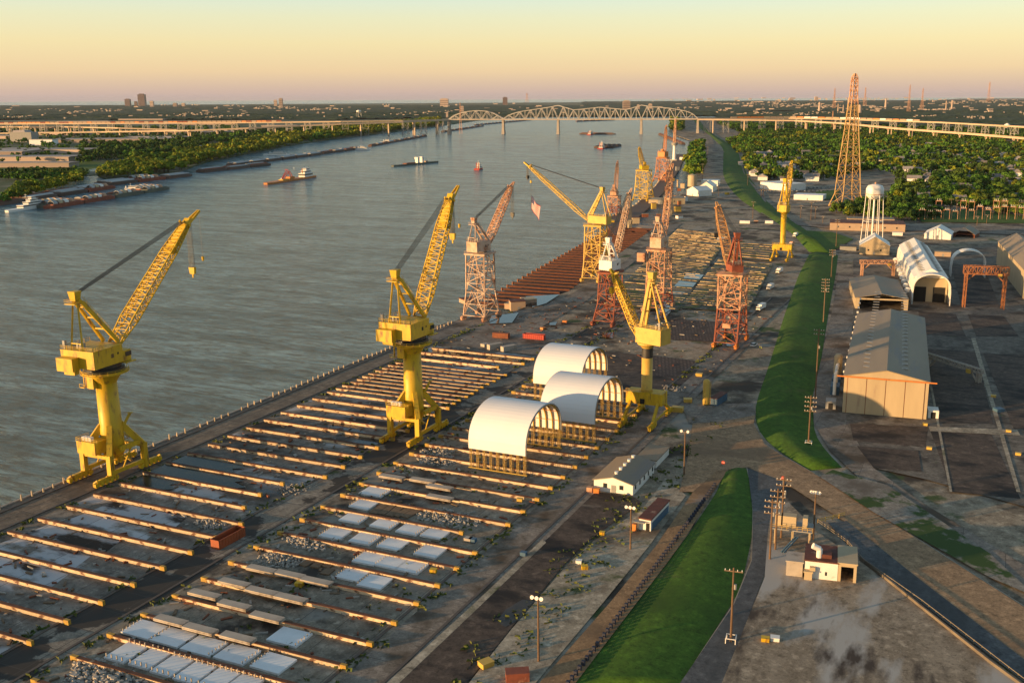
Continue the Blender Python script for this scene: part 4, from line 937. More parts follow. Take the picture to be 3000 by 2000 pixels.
for k in range(2): MB().box(1.5+k*w3*.50,1.5+k*w3*.50+w3*.32,8.9,8.98,0,z3*.5).build('doorway', M['dark'], t3)
for k in range(9): MB().rev([(1.7,0),(1.7,1.6),(.6,2.4)],o=(-1.6,12+k*hl/10,5),n=10).build('exhaust_hood', M['white'], t3)
arch_hall('arched_shelter', 'short white open arch standing alone right of the white hall', (2784,812), (2886,816), 733, 9)
def portal_frame(label, pl, pr, ptop, m, truss=2.2, depth=.8, th=.5):
    A = G(*pl); B = G(*pr); w = math.dist(A,B); r = math.atan2(B[1]-A[1],B[0]-A[0]); zt = ZAT(A[0],A[1],ptop)
    t = thing('overhead_gantry', label, 'gantry', (A[0],A[1],0), r)
    for x in (0, w): MB().lattice([(x-.6,-depth,0),(x+.6,-depth,0),(x+.6,depth,0),(x-.6,depth,0)],[(x-.6,-depth,zt-truss),(x+.6,-depth,zt-truss),(x+.6,depth,zt-truss),(x-.6,depth,zt-truss)],5,th*.7).build('leg', m, t)
    MB().lattice([(-1.5,-depth,zt-truss),(-1.5,depth,zt-truss),(-1.5,depth,zt),(-1.5,-depth,zt)],[(w+1.5,-depth,zt-truss),(w+1.5,depth,zt-truss),(w+1.5,depth,zt),(w+1.5,-depth,zt)],10,th*.8).build('truss', m, t)
    b = MB()
    for x, s in ((.6,1),(w-.6,-1)): b.bar((x,0,zt-truss-4),(x+s*4,0,zt-truss),th)
    b.build('knee_brace', m, t); MB().box(w*.8,w*.8+2,-depth-.8,-depth-.1,zt-truss-1,zt-truss+.6).build('trolley', M['yellow_pale'], t)
portal_frame('small pink truss gantry frame behind the open fronted shed', (2524,809), (2616,810), 762, M['rust_pink'])
portal_frame('large orange rusted gantry crane frame right of the white hall', (2822,900), (2936,906), 778, M['rust_orange'], 4.0, 2.0, .55)
portal_frame('grey gantry frame over the dark asphalt right of the largest shed', (2718,1075), (2866,1123), 1035, M['concrete'], 1.6, .7)
tb, Ab, rb, wb, eb, rzb = building('warehouse', 'long weathered tan shed cut off by the right edge', 'warehouse', (3000,880), (3120,895), 798, 770, 128, M['clad'], M['roof_grey'], rz=R7, door=False)
building('workshop', 'cream gabled house with white roof in front of the water tower', 'building', (2518,745), (2605,748), 718, 694, 22, M['clad'], M['white'], windows=2)
building('workshop', 'small white square building beside the open rusty shed', 'building', (2707,699), (2785,703), 685, 668, 24, M['white'], M['white'], windows=1)
building('open_shed', 'rusty roofed open shed right of the small white building', 'shed', (2793,694), (2855,698), 684, 668, 20, M['rust'], M['roof_grey'], open_front=True)
building('store_building', 'long low tan masonry store behind the water tower', 'building', (2431,674), (2651,680), 653, None, 26, M['brick'], M['roof_rust'], windows=6)
building('store_building', 'low grey roofed store behind the long tan masonry store', 'building', (2483,653), (2620,656), 641, None, 16, M['brick'], M['roof_grey'])
building('trailer', 'white trailer parked in front of the long tan store', 'trailer', (2614,690), (2644,691), 683, None, 4, M['white'], M['white'], door=False)
building('shed', 'dark roofed low shed left of the water tower house', 'shed', (2460,733), (2508,735), 722, None, 10, M['grey'], M['asphalt'])
building('site_hut', 'orange lit hut between the white hall and small arch', 'hut', (2738,752), (2785,754), 738, None, 6, M['brick'], M['roof_grey'])
# white office and annex
Aw = G(1742,1414); Bw = G(1844,1455)
tw, Aw, rw_, ww, ew, rzw = building('office', 'long white metal office with grey roof beside the yard lane', 'building', (1740,1434), (1845,1459), 1404, 1398, 19.5, M['white'], M['roof_grey'], windows=2, vents=5, rz=0)
side_windows(tw, ww, 19.5, ew, 5)
building('annex', 'low grey annex joined to the back of the white office', 'building', (1862,1362), (1921,1372), 1348, None, 13, M['white'], M['roof_grey'], rz=0, door=False)
tk, Ak, rk, wk_, ek, rzk = building('workshop_container', 'long narrow grey workshop with rusted dark red roof near the sheet pile fence', 'workshop', (1872,1552), (1908,1555), 1518, None, 14.5, M['white'], M['roof_rust'], rz=math.radians(-2), door=False)
MB().box(wk_-1.3,wk_-.3,-.05,.02,.1,2.4).build('door', M['dark'], tk); MB().box(-1.0,wk_-1.2,-1.5,-.05,2.7,2.85).build('awning', M['grey'], tk); MB().box(wk_-.02,wk_+.05,1,14,.2,2.3).build('side_panel', M['blue'], tk)
for i, (x, y) in enumerate([(1748,1444),(1728,1440)]):
    p = G(x, y); c_ = thing('crate', 'orange crate at the white office corner' if i == 0 else 'pale pink crate at the white office corner', 'crate', (p[0],p[1],0), .1); MB().box(-.8,.8,-.7,.7,.12,1.5).build('crate_body', M['orange'] if i == 0 else M['rust_pink'], c_); MB().box(-.85,.85,-.75,.75,0,.12).build('pallet', M['timber'], c_)
p = G(1868,1553); c_ = thing('portable_cabinet', 'bright orange cabinet at the door of the rusty roofed workshop', 'cabinet', (p[0]-.6,p[1]-.8,0)); MB().box(-.5,.5,-.5,.5,0,2.0).build('cabinet_body', M['orange'], c_); MB().box(-.55,.55,-.55,.55,2.0,2.15).build('lid', M['orange'], c_)
# substation hut and pump building
tp, Ap, rp2, wp, ep, rzp = building('pump_house', 'white pump building with rusted roof and curved duct near the ramp road', 'building', (2356,1694), (2452,1705), 1641, None, 9, M['white'], M['roof_rust'], door=False)
MB().cyl((wp*.42,2,ep+.3),(wp*.42,2,ep+2.4),.7,.7,12).cyl((wp*.42,2,ep+2.4),(wp*.42-1.6,1.6,ep+3.2),.7,.7,12).build('curved_duct', M['white'], tp); MB().box(wp*.5,wp*.8,1.5,5.5,ep+.36,ep+1.3).build('roof_unit', M['roof_rust'], tp)
MB().box(wp*.15,wp*.32,-.9,-.02,ep*.55,ep*.75).build('wall_unit', M['clad'], tp); MB().box(wp*.62,wp*.68,-.05,-.01,ep*.3,ep*.5).build('window', M['dark'], tp)
tq, *_r = building('bay_shelter', 'tan open fronted bay joined to the right of the white pump building', 'shelter', (2453,1705), (2507,1712), 1650, None, 9.5, M['clad'], M['clad'], open_front=True, rz=rp2)
for i, (a, b_, e, mm, lb_) in enumerate([((2302,1688),(2350,1693),1644,M['concrete'],'grey metal enclosure left of the white pump building'),((2355,1701),(2378,1704),1678,M['clad'],'small cream cabinet in front of the white pump building')]):
    building('equipment_cabinet', lb_, 'cabinet', a, b_, e, None, 5 if i == 0 else 1.6, mm, mm, door=False, rz=rp2)
p = G(2320,1590); ts = thing('substation_platform', 'tan switchgear cabinets on a raised steel platform among the utility poles', 'switchgear', (p[0],p[1],0), .1)
for x in (-4.2,0,4.2):
    for y in (-2,2.4): MB().bar((x,y,0),(x,y,4.4),.28).build('leg', M['clad'], ts)
MB().box(-5,5,-2.8,3.2,4.4,4.65).build('deck', M['grey'], ts)
for x0_, x1_ in ((-4.4,-2.9),(-2.5,.8),(2.4,3.6)): MB().box(x0_,x1_,-.8,1.6,4.65,7.4).build('switch_cabinet', M['clad'], ts)
rr_ = MB()
for zz in (.6,1.1): rr_.bar((-5,-2.8,4.65+zz),(5,-2.8,4.65+zz),.08)
for k in range(9): rr_.bar((-5+k*1.25,-2.8,4.65),(-5+k*1.25,-2.8,5.8),.08)
rr_.build('railing', M['yellow_pale'], ts); MB().cyl((1,-2.5,3),(-2,-7,.4),.2,.2,8).cyl((1.6,-2.5,3),(-1.4,-7,.4),.2,.2,8).build('pipe', M['blue'], ts)
# far buildings by the dock
building('store_building', 'white gabled house with brown ridge beside the levee', 'building', (2048,562), (2088,563), 546, 533, 26, M['white'], M['white'], windows=2)
building('shed', 'pale flat shed behind the white gabled house by the levee', 'shed', (2054,545), (2103,546), 529, None, 20, M['white'], M['white'])
building('dome_store', 'squat white rounded store left of the white gabled house', 'store', (2012,572), (2046,576), 556, 547, 20, M['white'], M['white'])
building('dock_building', 'cream two window building at the head of the dock', 'building', (1962,599), (2007,598), 582, None, 22, M['clad'], M['roof_grey'], windows=2)
building('dock_building', 'long low concrete platform building over the slip', 'building', (1900,596), (1945,597), 586, None, 26, M['clad'], M['clad'], door=False)
building('shop', 'white flat shop with brick front beyond the distant yellow crane', 'shop', (2305,560), (2360,556), 541, None, 45, M['white'], M['white'])
building('shop', 'low pale blue roofed shop nearer the river road', 'shop', (2325,585), (2410,588), 571, None, 22, M['white'], M['slab'])
building('shop', 'long low shop behind the parked cars', 'shop', (2238,545), (2290,545), 535, None, 20, M['grey'], M['grey'])
p = G(2028,546); ct = thing('storage_tank', 'cream cylindrical storage tank beside the far dock trees', 'tank', (p[0],p[1],0)); MB().rev([(5.8,0),(5.8,14)],n=20).build('tank_shell', M['clad'], ct); MB().rev([(6,14),(.8,15.6)],n=20).build('tank_roof', M['clad'], ct)
# barges with sheds in the slip
for i, (a, b_, e, rm_, lb_) in enumerate([((1478,905),(1517,908),890,M['roof_grey'],'grey roofed houseboat shed moored behind the white lattice crane'),((1497,912),(1540,910),885,M['roof_rust'],'red brown roofed landing shed in the slip'),((1538,903),(1573,900),880,M['clad'],'cream box shed on stilts beside the slip'),((1345,885),(1366,893),880,M['roof_rust'],'small brown float at the river end of the quay')]):
    building('landing_shed', lb_, 'shed', a, b_, e, None, 7, M['brick'], rm_, base=-2.0, door=i < 3)
# water tower
wt = G(2553,712); t = thing('water_tower', 'white water tower with rounded tank on slender legs', 'water tower', (wt[0],wt[1],0)); zb_ = ZAT(*wt,583); zt_ = ZAT(*wt,540); R_ = 25.5/ (F/PX(wt[0],wt[1],zb_)[2]); hh = zt_-zb_
MB().rev([(.8,zb_-.5),(R_*.6,zb_),(R_*.95,zb_+hh*.25),(R_,zb_+hh*.35),(R_,zb_+hh*.7),(R_*.8,zb_+hh*.92),(R_*.3,zt_),(.4,zt_+.2)],n=28).build('tank', M['white'], t, smooth=True)
MB().rev([(R_+.5,zb_+hh*.33),(R_+.5,zb_+hh*.36)],n=28).build('balcony', M['rust_pink'], t); MB().rev([(.5,zt_),(.5,zt_+1.6)],n=8).build('vent', M['rust_pink'], t); MB().cyl((0,0,0),(0,0,zb_),.75,.75,12).build('riser', M['white'], t)
for k in range(6): a = k*math.pi/3+.2; MB().cyl((math.cos(a)*(R_+1.6),math.sin(a)*(R_+1.6),0),(math.cos(a)*R_*.95,math.sin(a)*R_*.95,zb_+hh*.3),.3,.26,8).build('leg', M['white'], t)
rg_ = MB()
for k in range(6): a = k*math.pi/3+.2; b_ = a+math.pi/3; rg_.bar((math.cos(a)*(R_+.7),math.sin(a)*(R_+.7),zb_*.5),(math.cos(b_)*(R_+.7),math.sin(b_)*(R_+.7),zb_*.5),.25)
rg_.build('ring_brace', M['white'], t)
def small_water_tower(px, pb, pt, label, r=6):
    p = G(px, pb); z1 = ZAT(*p, pt); t = thing('water_tower', label, 'water tower', (p[0],p[1],0)); MB().rev([(1,z1*.66),(r,z1*.72),(r,z1*.9),(1,z1)],n=18).build('tank', M['white'], t, smooth=True)
    for k in range(5): a = k*2*math.pi/5; MB().cyl((math.cos(a)*r*1.2,math.sin(a)*r*1.2,0),(math.cos(a)*r*.95,math.sin(a)*r*.95,z1*.74),.5,.4,6).build('leg', M['white'], t)
small_water_tower(2947,405,361,'small white water tower under the rail trestle at the right', 7)
small_water_tower(1052,345,322,'tiny white water tower beyond the left bank woods', 14)
# transmission tower
def pylon(c, prof, m, label, nb=12, arms=(), th=.7, rz=.6):
    t = thing('transmission_tower', label, 'pylon', (c[0],c[1],0), rz)
    for i in range(len(prof)-1):
        (z0_, h0), (z1_, h1) = prof[i], prof[i+1]; n = max(1, int((z1_-z0_)/max(7, (h0+h1)*.75)))
        mm = m[0] if z0_ < prof[-1][0]*.72 else m[1]; q = MB().lattice([(-h0,-h0,z0_),(h0,-h0,z0_),(h0,h0,z0_),(-h0,h0,z0_)],[(-h1,-h1,z1_),(h1,-h1,z1_),(h1,h1,z1_),(-h1,h1,z1_)],n,th,td=th*.55)
        for k in range(n):  # second diagonal to make the X
            ta, tb_ = k/n, (k+1)/n; ha = h0+(h1-h0)*ta; hb_ = h0+(h1-h0)*tb_; za = z0_+(z1_-z0_)*ta; zb2 = z0_+(z1_-z0_)*tb_; C_ = [(-1,-1),(1,-1),(1,1),(-1,1)]
            for f_ in range(4):
                a, b_ = C_[f_], C_[(f_+1)%4]
                if (k+f_) % 2: a, b_ = b_, a
                q.bar((a[0]*ha,a[1]*ha,za),(b_[0]*hb_,b_[1]*hb_,zb2),th*.5)
        q.build('tower_section', mm, t)
    for z_, w_ in arms: MB().bar((-w_,0,z_),(w_,0,z_),th*1.2,th*2).build('cross_arm', m[1], t)
    return t
M['ylat'] = mat('yellow lattice paint', (.42,.28,.10), (.34,.20,.07), .1, .6)
pylon((-139,1072), [(0,13.5),(13,9.4),(40,7.8),(75,5.3),(102,3.5),(112,2.8),(122,2.6),(128,2.2),(131.5,.8)], (M['ylat'],M['rust_pink']), 'tall yellow and red lattice transmission tower rising above the horizon', th=.8)
for (x, yb, yt, lb_) in [(2443,318,258,'slim red lattice tower on the horizon left of the tall yellow tower'),(2533,312,256,'slim grey pylon on the horizon right of the tall yellow tower'),(2661,330,248,'wide based pylon among the far trees right of centre'),(2700,322,258,'pylon standing just right of the wide based pylon'),(2895,300,240,'thin mast pylon near the right edge of the horizon'),(1544,300,273,'hair thin mast above the far bank beyond the bridge'),(1350,392,300,'rusty red pylon standing behind the left bridge pier'),(2437,385,325,'grey pylon beside the rail trestle left of the tall yellow tower')]:
    p = G(x, yb); h = ZAT(*p, yt); s_ = PX(p[0],p[1],0)[2]/F; pylon(p, [(0,3.5*s_*1.2),(h*.5,1.8*s_),(h*.85,1.0*s_),(h,.4*s_)], (M['rust_pink'],M['rust_pink']), lb_, arms=((h*.93,2.6*s_),(h*.84,3.0*s_)), th=max(.4,.34*s_))
# ---------------------------------------------------------------- the big truss bridge
B0 = Vector((-1635.5,2930.3)); U = Vector((.96495,.26243)); V_ = Vector((-.26243,.96495)); BRZ = math.atan2(U.y, U.x)
br = thing('truss_bridge', 'long steel truss bridge on tall stone piers crossing the river', 'bridge', (B0.x,B0.y,0), BRZ)
ZD = 43.5; piers = [-3.4, 174.5, 351.8, 615.4, 790.7]; HW = 9.5
def topz(s):
    K = [(-3.4,44),(18,58),(50,66.5),(83,70.5),(125,68),(150,60),(174.5,44.5),(196,58),(230,67),(280,74),(330,81),(351.8,85.5),(372,80),(400,71.5),(440,75),(483,79.5),(530,75),(566,71.5),(597,80),(615.4,85.5),(640,81),(700,76),(750,68),(772,60),(790.7,44.5)]
    for (a, za), (b_, zb) in zip(K, K[1:]):
        if a <= s <= b_: return za+(zb-za)*(s-a)/(b_-a)
    return 44
for i, s in enumerate(piers):
    m = MB().box(s-4.8,s+4.8,-13,13,-6,8,taper=.85).box(s-3.7,s+3.7,-10.5,10.5,8,ZD-2,taper=.82); m.build('pier', M['concrete'], br)
for (a, b_, n) in [(piers[0],piers[1],10),(piers[1],piers[2],10),(piers[2],piers[3],16),(piers[3],piers[4],10)]:
    for y in (-HW, HW):
        m = MB(); S = [a+(b_-a)*k/n for k in range(n+1)]
        for k in range(n):
            p, q = S[k], S[k+1]; zp, zq = topz(p), topz(q)
            if k > 0 or a > 300: m.bar((p,y,zp),(q,y,zq),2.1)
            else: m.bar((p,y,ZD),(q,y,zq),2.1)
            m.bar((p,y,ZD),(q,y,ZD),1.8)
            if k % 2 == 0: m.bar((p,y,ZD),(q,y,zq),1.6)
            else: m.bar((p,y,zp),(q,y,ZD),1.6)
            if k: m.bar((p,y,ZD),(p,y,zp),1.0)
        m.build('truss', M['steel'], br)
    m = MB()
    for k in range(1,n): s = a+(b_-a)*k/n; m.bar((s,-HW,topz(s)),(s,HW,topz(s)),.8)
    m.build('top_bracing', M['steel'], br)
MB().box(-4,791,-8.5,8.5,ZD-2.0,ZD-.6).build('rail_deck', M['deck'], br)
for y in (-1,1): MB().box(-4,791,y*13-3.2,y*13+3.2,ZD-2.4,ZD-1.2).build('road_deck', M['deck'], br)
# approaches: road viaducts and rail trestle
def deck_path(name, label, pts, w, th, m, bents, bm, kind='pier', cat='viaduct', every=1, parap=True):
    t = thing(name, label, cat, (pts[0][0],pts[0][1],0)); O = Vector((pts[0][0],pts[0][1],0)); W4 = [Vector(p)-O for p in pts]
    m_ = MB()
    for a, b_ in zip(W4, W4[1:]):
        d = (b_-a); d.z = 0; d.normalize(); n = Vector((-d.y,d.x,0))*w/2; tz = Vector((0,0,th))
        m_.hexa([a-n-tz,b_-n-tz,b_+n-tz,a+n-tz,a-n,b_-n,b_+n,a+n])
        if parap:
            for s in (-1,1): n2 = n*s; e = n*.06*s; m_.hexa([a+n2-e,b_+n2-e,b_+n2,a+n2,a+n2-e+tz*.35,b_+n2-e+tz*.35,b_+n2+tz*.35,a+n2+tz*.35])
    m_.build('deck', m, t)
    tot = sum((b_-a).length for a, b_ in zip(W4, W4[1:])); k = 0; s = bents*.5
    while s < tot and k < 95:
        r = s
        for a, b_ in zip(W4, W4[1:]):
            if r <= (b_-a).length: p = a.lerp(b_, r/(b_-a).length); d = (b_-a).normalized(); break
            r -= (b_-a).length
        n = Vector((-d.y,d.x,0)).normalized(); d2 = Vector((d.x,d.y,0)).normalized(); q = MB(); zt = p.z-th
        if kind == 'pier':
            q.bar(Vector((p.x,p.y,-4))-n*w*.28, Vector((p.x,p.y,zt))-n*w*.28, 3.4,3.0); q.bar(Vector((p.x,p.y,-4))+n*w*.28, Vector((p.x,p.y,zt))+n*w*.28, 3.4,3.0); q.bar(Vector((p.x,p.y,zt-1.4))-n*w*.5, Vector((p.x,p.y,zt-1.4))+n*w*.5, 2.6,2.8); q.build('pier', bm, t)
        else:
            L_ = 9; C_ = [(-1,-1),(1,-1),(1,1),(-1,1)]
            A = [Vector((p.x,p.y,-1))+n*(c[1]*w*.75)+d2*(c[0]*L_) for c in C_]; B = [Vector((p.x,p.y,zt))+n*(c[1]*w*.4)+d2*(c[0]*L_) for c in C_]
            q.lattice(A, B, 2, 1.1, td=.7); q.build('trestle_bent', bm, t)
        s += bents; k += 1
    return t
def wp(pts): return [G(x, y, z)+(z,) for x, y, z in pts]
eR = B0+U*790.7; eL = B0-U*3.4
railR = [(eR.x,eR.y,ZD)]+wp([(2310,346,43),(2500,350,40),(2750,358,36),(3010,372,33),(3200,384,31)])
railL = [(eL.x,eL.y,ZD)]+wp([(1180,353,42.5),(1000,356,41),(700,359,38),(400,361,36),(0,363,34),(-300,365,33)])
deck_path('rail_trestle', 'long rail trestle carrying freight wagons away to the right of the bridge', railR, 9, 2.6, M['deck'], 62, M['steel'], 'trestle')
deck_path('rail_trestle', 'long rail trestle carrying a red brown train away to the left of the bridge', railL, 9, 2.6, M['deck'], 62, M['steel'], 'trestle')
off = Vector((.262,-.965))*16
deck_path('road_viaduct', 'concrete road viaduct sloping down to the right of the bridge', [(eR.x+off.x,eR.y+off.y,ZD-1)]+wp([(2330,353,39),(2470,361,33),(2640,377,26),(2850,392,21),(3020,406,17),(3200,420,12)]), 16, 2.8, M['deck'], 95, M['deck'])
deck_path('road_viaduct', 'concrete road viaduct sloping down to the left of the bridge', [(eL.x+off.x,eL.y+off.y,ZD-1)]+wp([(1180,357,39),(1000,363,35),(880,368,31),(730,375,26),(560,382,20),(300,386,14),(0,390,10)]), 16, 2.8, M['deck'], 85, M['deck'])
deck_path('road_ramp', 'second elevated road crossing under the left rail trestle', wp([(-200,369,24),(90,372,24),(180,371,24),(350,375,22),(520,380,16)]), 14, 2.6, M['deck'], 60, M['deck'])
# freight wagons
def train(path, s0, n, gap, label_f, mats, ln=17, group=None, name='freight_wagon', hgt=4.2):
    W4 = [Vector(p) for p in path]; first = {}
    for k in range(n):
        s = s0+k*gap; r = s
        for a, b_ in zip(W4, W4[1:]):
            L_ = (b_-a).length
            if r <= L_: p = a.lerp(b_, r/L_); rz = math.atan2((b_-a).y,(b_-a).x); break
            r -= L_
        else: break
        mi = random.randrange(len(mats)); key = mi
        if key not in first:
            t = thing(name, label_f[mi], 'freight wagon', (p.x,p.y,p.z+.05), rz, group)
            MB().box(-ln/2,ln/2,-1.6,1.6,1.1,1.1+hgt).build('wagon_body', mats[mi], t); MB().box(-ln/2+.3,ln/2-.3,-1.3,1.3,.7,1.1).build('underframe', M['black'], t)
            for x in (-ln/2+2.5,ln/2-2.5): MB().cyl((x,-1.3,.5),(x,1.3,.5),.5,.5,8).build('wheelset', M['black'], t)
            first[key] = t
        else: dup(first[key], (p.x,p.y,p.z+.05), rz=rz)
train(railR, 120, 28, 22.5, ['cream freight wagon on the right hand rail trestle','white freight wagon on the right hand rail trestle','tan freight wagon on the right hand rail trestle','orange freight wagon on the right hand rail trestle'], [M['clad'],M['white'],M['brick'],M['orange']], 20, 'freight wagons right of the bridge')
train(railL, 560, 62, 17, ['red brown freight wagon on the left hand rail trestle','orange freight wagon on the left hand rail trestle','tan freight wagon on the left hand rail trestle'], [M['rust_red'],M['orange'],M['brick']], 15.5, 'freight wagons left of the bridge')
# ---------------------------------------------------------------- boats and barges
def barge_mesh(L_, W_, t, hull, cover=None, load=None, arches=0):
    m = MB(); P = [(-L_/2+2.5,-W_/2),(L_/2-5,-W_/2),(L_/2,-W_/2+2),(L_/2,W_/2-2),(L_/2-5,W_/2),(-L_/2+2.5,W_/2),(-L_/2,W_/2-1),(-L_/2,-W_/2+1)]; m.prism(P, -1, 3.2); m.build('hull', hull, t)
    MB().box(-L_/2+5,L_/2-7,-W_/2+1,W_/2-1,3.2,4.4).build('coaming', hull, t)
    if cover:
        c = MB(); n = 8; x0, x1 = -L_/2+5.2, L_/2-7.2; hw = W_/2-1.2
        for i in range(n): a0, a1 = math.pi*i/n, math.pi*(i+1)/n; c.hexa([(x0,-hw*math.cos(a0),4.4),(x1,-hw*math.cos(a0),4.4),(x1,-hw*math.cos(a1),4.4),(x0,-hw*math.cos(a1),4.4),(x0,-hw*math.cos(a0),4.5+1.6*math.sin(a0)),(x1,-hw*math.cos(a0),4.5+1.6*math.sin(a0)),(x1,-hw*math.cos(a1),4.5+1.6*math.sin(a1)),(x0,-hw*math.cos(a1),4.5+1.6*math.sin(a1))])
        c.build('hatch_cover', cover, t)
    if load: MB().box(-L_/2+6,L_/2-8,-W_/2+1.6,W_/2-1.6,4.2,5.6,taper=.9,ty=.5).build('cargo', load, t)
    for k in range(arches):
        x = -L_/2+10+k*9.5; c = MB(); n = 8; hw = W_/2-1.4
        for i in range(n): a0, a1 = math.pi*i/n, math.pi*(i+1)/n; c.bar((x,-hw*math.cos(a0),4.5+3.4*math.sin(a0)),(x,-hw*math.cos(a1),4.5+3.4*math.sin(a1)),7.0,.4) if False else c.hexa([(x-3.4,-hw*math.cos(a0),4.4+3.0*math.sin(a0)),(x+3.4,-hw*math.cos(a0),4.4+3.0*math.sin(a0)),(x+3.4,-hw*math.cos(a1),4.4+3.0*math.sin(a1)),(x-3.4,-hw*math.cos(a1),4.4+3.0*math.sin(a1)),(x-3.4,-hw*math.cos(a0),4.8+3.2*math.sin(a0)),(x+3.4,-hw*math.cos(a0),4.8+3.2*math.sin(a0)),(x+3.4,-hw*math.cos(a1),4.8+3.2*math.sin(a1)),(x-3.4,-hw*math.cos(a1),4.8+3.2*math.sin(a1))])
        c.build('raised_cover', [M['barge_cover'],M['clad'],M['white'],M['rust_pink']][k%4], t)
protos = {}
def barge(kind, p, rz, label, group, L_=59):
    key = (kind, label)
    if key in protos: return dup(protos[key], (p[0],p[1],WZ), rz=rz, group=group)
    t = thing('barge', label, 'barge', (p[0],p[1],WZ), rz, group); protos[key] = t
    if kind == 'cover': barge_mesh(L_, 10.6, t, M['barge_side'], cover=M['barge_cover'])
    elif kind == 'arch': barge_mesh(L_, 10.6, t, M['rust_red'], arches=4)
    elif kind == 'garch': barge_mesh(L_, 10.6, t, M['barge_green'], arches=4)
    elif kind == 'open': barge_mesh(L_, 10.6, t, M['barge_side'], load=M['rust'])
    elif kind == 'coal': barge_mesh(L_, 10.6, t, M['barge_side'], load=M['coal'])
    return t
def fleet(p0, p1, nrow, kinds, where):
    A = Vector(G(*p0, WZ)); B = Vector(G(*p1, WZ)); d = (B-A); L_ = d.length; d.normalize(); n = Vector((-d.y, d.x)); n = -n if n.dot(A) < 0 else n
    nc = max(1, int(L_/61+.3)); rz = math.atan2(d.y, d.x)
    for r in range(nrow):
        for c in range(nc):
            if r and random.random() < .12: continue
            kd = kinds[(r*3+c) % len(kinds)] if isinstance(kinds, list) else kinds
            p = A+d*(31+c*61+r*4)+n*(5.6+r*11.2)
            barge(kd, p, rz+random.uniform(-.01,.01), {'cover':'grey covered barge','arch':'rust red barge with lifted arched covers','garch':'dull green barge with lifted arched covers','open':'open brown barge','coal':'black laden barge'}[kd]+' moored '+where, 'barges moored '+where)
fleet((150,613), (540,548), 3, ['arch','arch','garch','garch','cover','open'], 'off the near left bank')
fleet((-30,608), (330,553), 3, ['open','cover','cover','arch'], 'off the near left bank')
fleet((320,545), (600,512), 3, ['cover','arch','cover'], 'beside the first river trees')
fleet((600,506), (785,486), 2, ['open','cover'], 'beside the first river trees')
fleet((690,487), (955,452), 2, 'cover', 'along the wooded bank')
fleet((950,452), (1080,434), 2, ['open','cover'], 'along the wooded bank')
fleet((1090,430), (1260,398), 1, ['open','cover'], 'before the left bridge pier')
fleet((1300,388), (1420,370), 1, ['open','cover'], 'before the left bridge pier')
fleet((1395,368), (1560,352), 1, 'cover', 'under the left span of the bridge')
fleet((1690,357), (1810,352), 1, 'open', 'under the main span of the bridge')
fleet((1995,424), (1925,394), 1, 'open', 'off the far dock')
def boat(name, label, px, rz, L_, W_, hull, sup, levels=((.15,.6,.7,2.4),(.25,.5,.5,2.2),(.3,.42,.4,2.0)), funnels=1, extra=None, cat='boat'):
    if len(px) == 4:
        a_, b_ = Vector(G(px[0],px[1],WZ)), Vector(G(px[2],px[3],WZ)); p = (a_+b_)/2; L_ = (b_-a_).length; rz = math.degrees(math.atan2((b_-a_).y,(b_-a_).x))
    else: p = G(*px, WZ)
    t = thing(name, label, cat, (p[0],p[1],WZ), math.radians(rz))
    h = MB(); P = [(-L_/2,-W_/2),(L_/2-W_*.6,-W_/2),(L_/2,-W_*.22),(L_/2,W_*.22),(L_/2-W_*.6,W_/2),(-L_/2,W_/2)]; h.prism(P, -.8, 2.0); h.build('hull', hull, t); MB().prism([(x*1.01,y*1.03) for x, y in P], 2.0, 2.35).build('deck_rim', hull, t)
    z = 2.35
    for k, (xa, xb, wf, hh) in enumerate(levels):
        x0, x1 = (-.5+xa)*L_, (-.5+xb)*L_; b_ = MB().box(x0,x1,-W_*wf/2,W_*wf/2,z,z+hh).build('deckhouse', sup, t); MB().box(x0-.05,x1+.05,-W_*wf/2-.05,W_*wf/2+.05,z+hh*.45,z+hh*.8).build('window_band', M['glass'], b_); MB().box(x0-.5,x1+.5,-W_*wf/2-.5,W_*wf/2+.5,z+hh,z+hh+.2).build('deck_edge', sup, b_); z += hh+.2
    for k in range(funnels): MB().cyl((-L_*.28,(k*2-1)*W_*.2 if funnels > 1 else 0,2.3),(-L_*.28,(k*2-1)*W_*.2 if funnels > 1 else 0,z),.7,.6,8).build('funnel', hull, t)
    MB().cyl((-L_*.1,0,z),(-L_*.1,0,z+4),.2,.1,6).bar((-L_*.1,-1.6,z+2.5),(-L_*.1,1.6,z+2.5),.2).build('mast', M['white'], t)
    if extra: extra(t, z)
    return t
boat('towboat', 'white towboat with stacked deckhouse at the left end of the barges', (117,607,20,623), 6, 34, 9.5, M['white'], M['white'], ((.04,.6,.8,2.6),(.06,.42,.7,2.4),(.1,.34,.55,2.4),(.14,.28,.4,2.2)), 1)
def dredge(t, z):
    j = MB(); 
    for y in (-1.5,1.5): j.bar((20,y,3),(2,y,14),.8); j.bar((2,y,14),(-6,y,4),.8)
    j.bar((22,0,5),(8,0,16),.7); j.bar((8,-2.5,16),(8,2.5,16),.9); j.build('crane_frame', M['red'], t); MB().box(-8,6,-3.6,3.6,2.4,6).build('winch_house', M['orange'], t); MB().box(8,26,-3.4,3.4,2.4,3.6).build('cargo_deck', M['yellow'], t); MB().box(13,19,-3.9,-2.4,2.5,5).build('container', M['white'], t)
boat('work_boat', 'red and yellow work boat with lattice arms heading downstream', (915,519,778,541), 150, 66, 13, M['orange'], M['white'], ((.06,.24,.75,5),(.08,.2,.6,3.4),(.1,.17,.45,3.0)), 1, dredge)
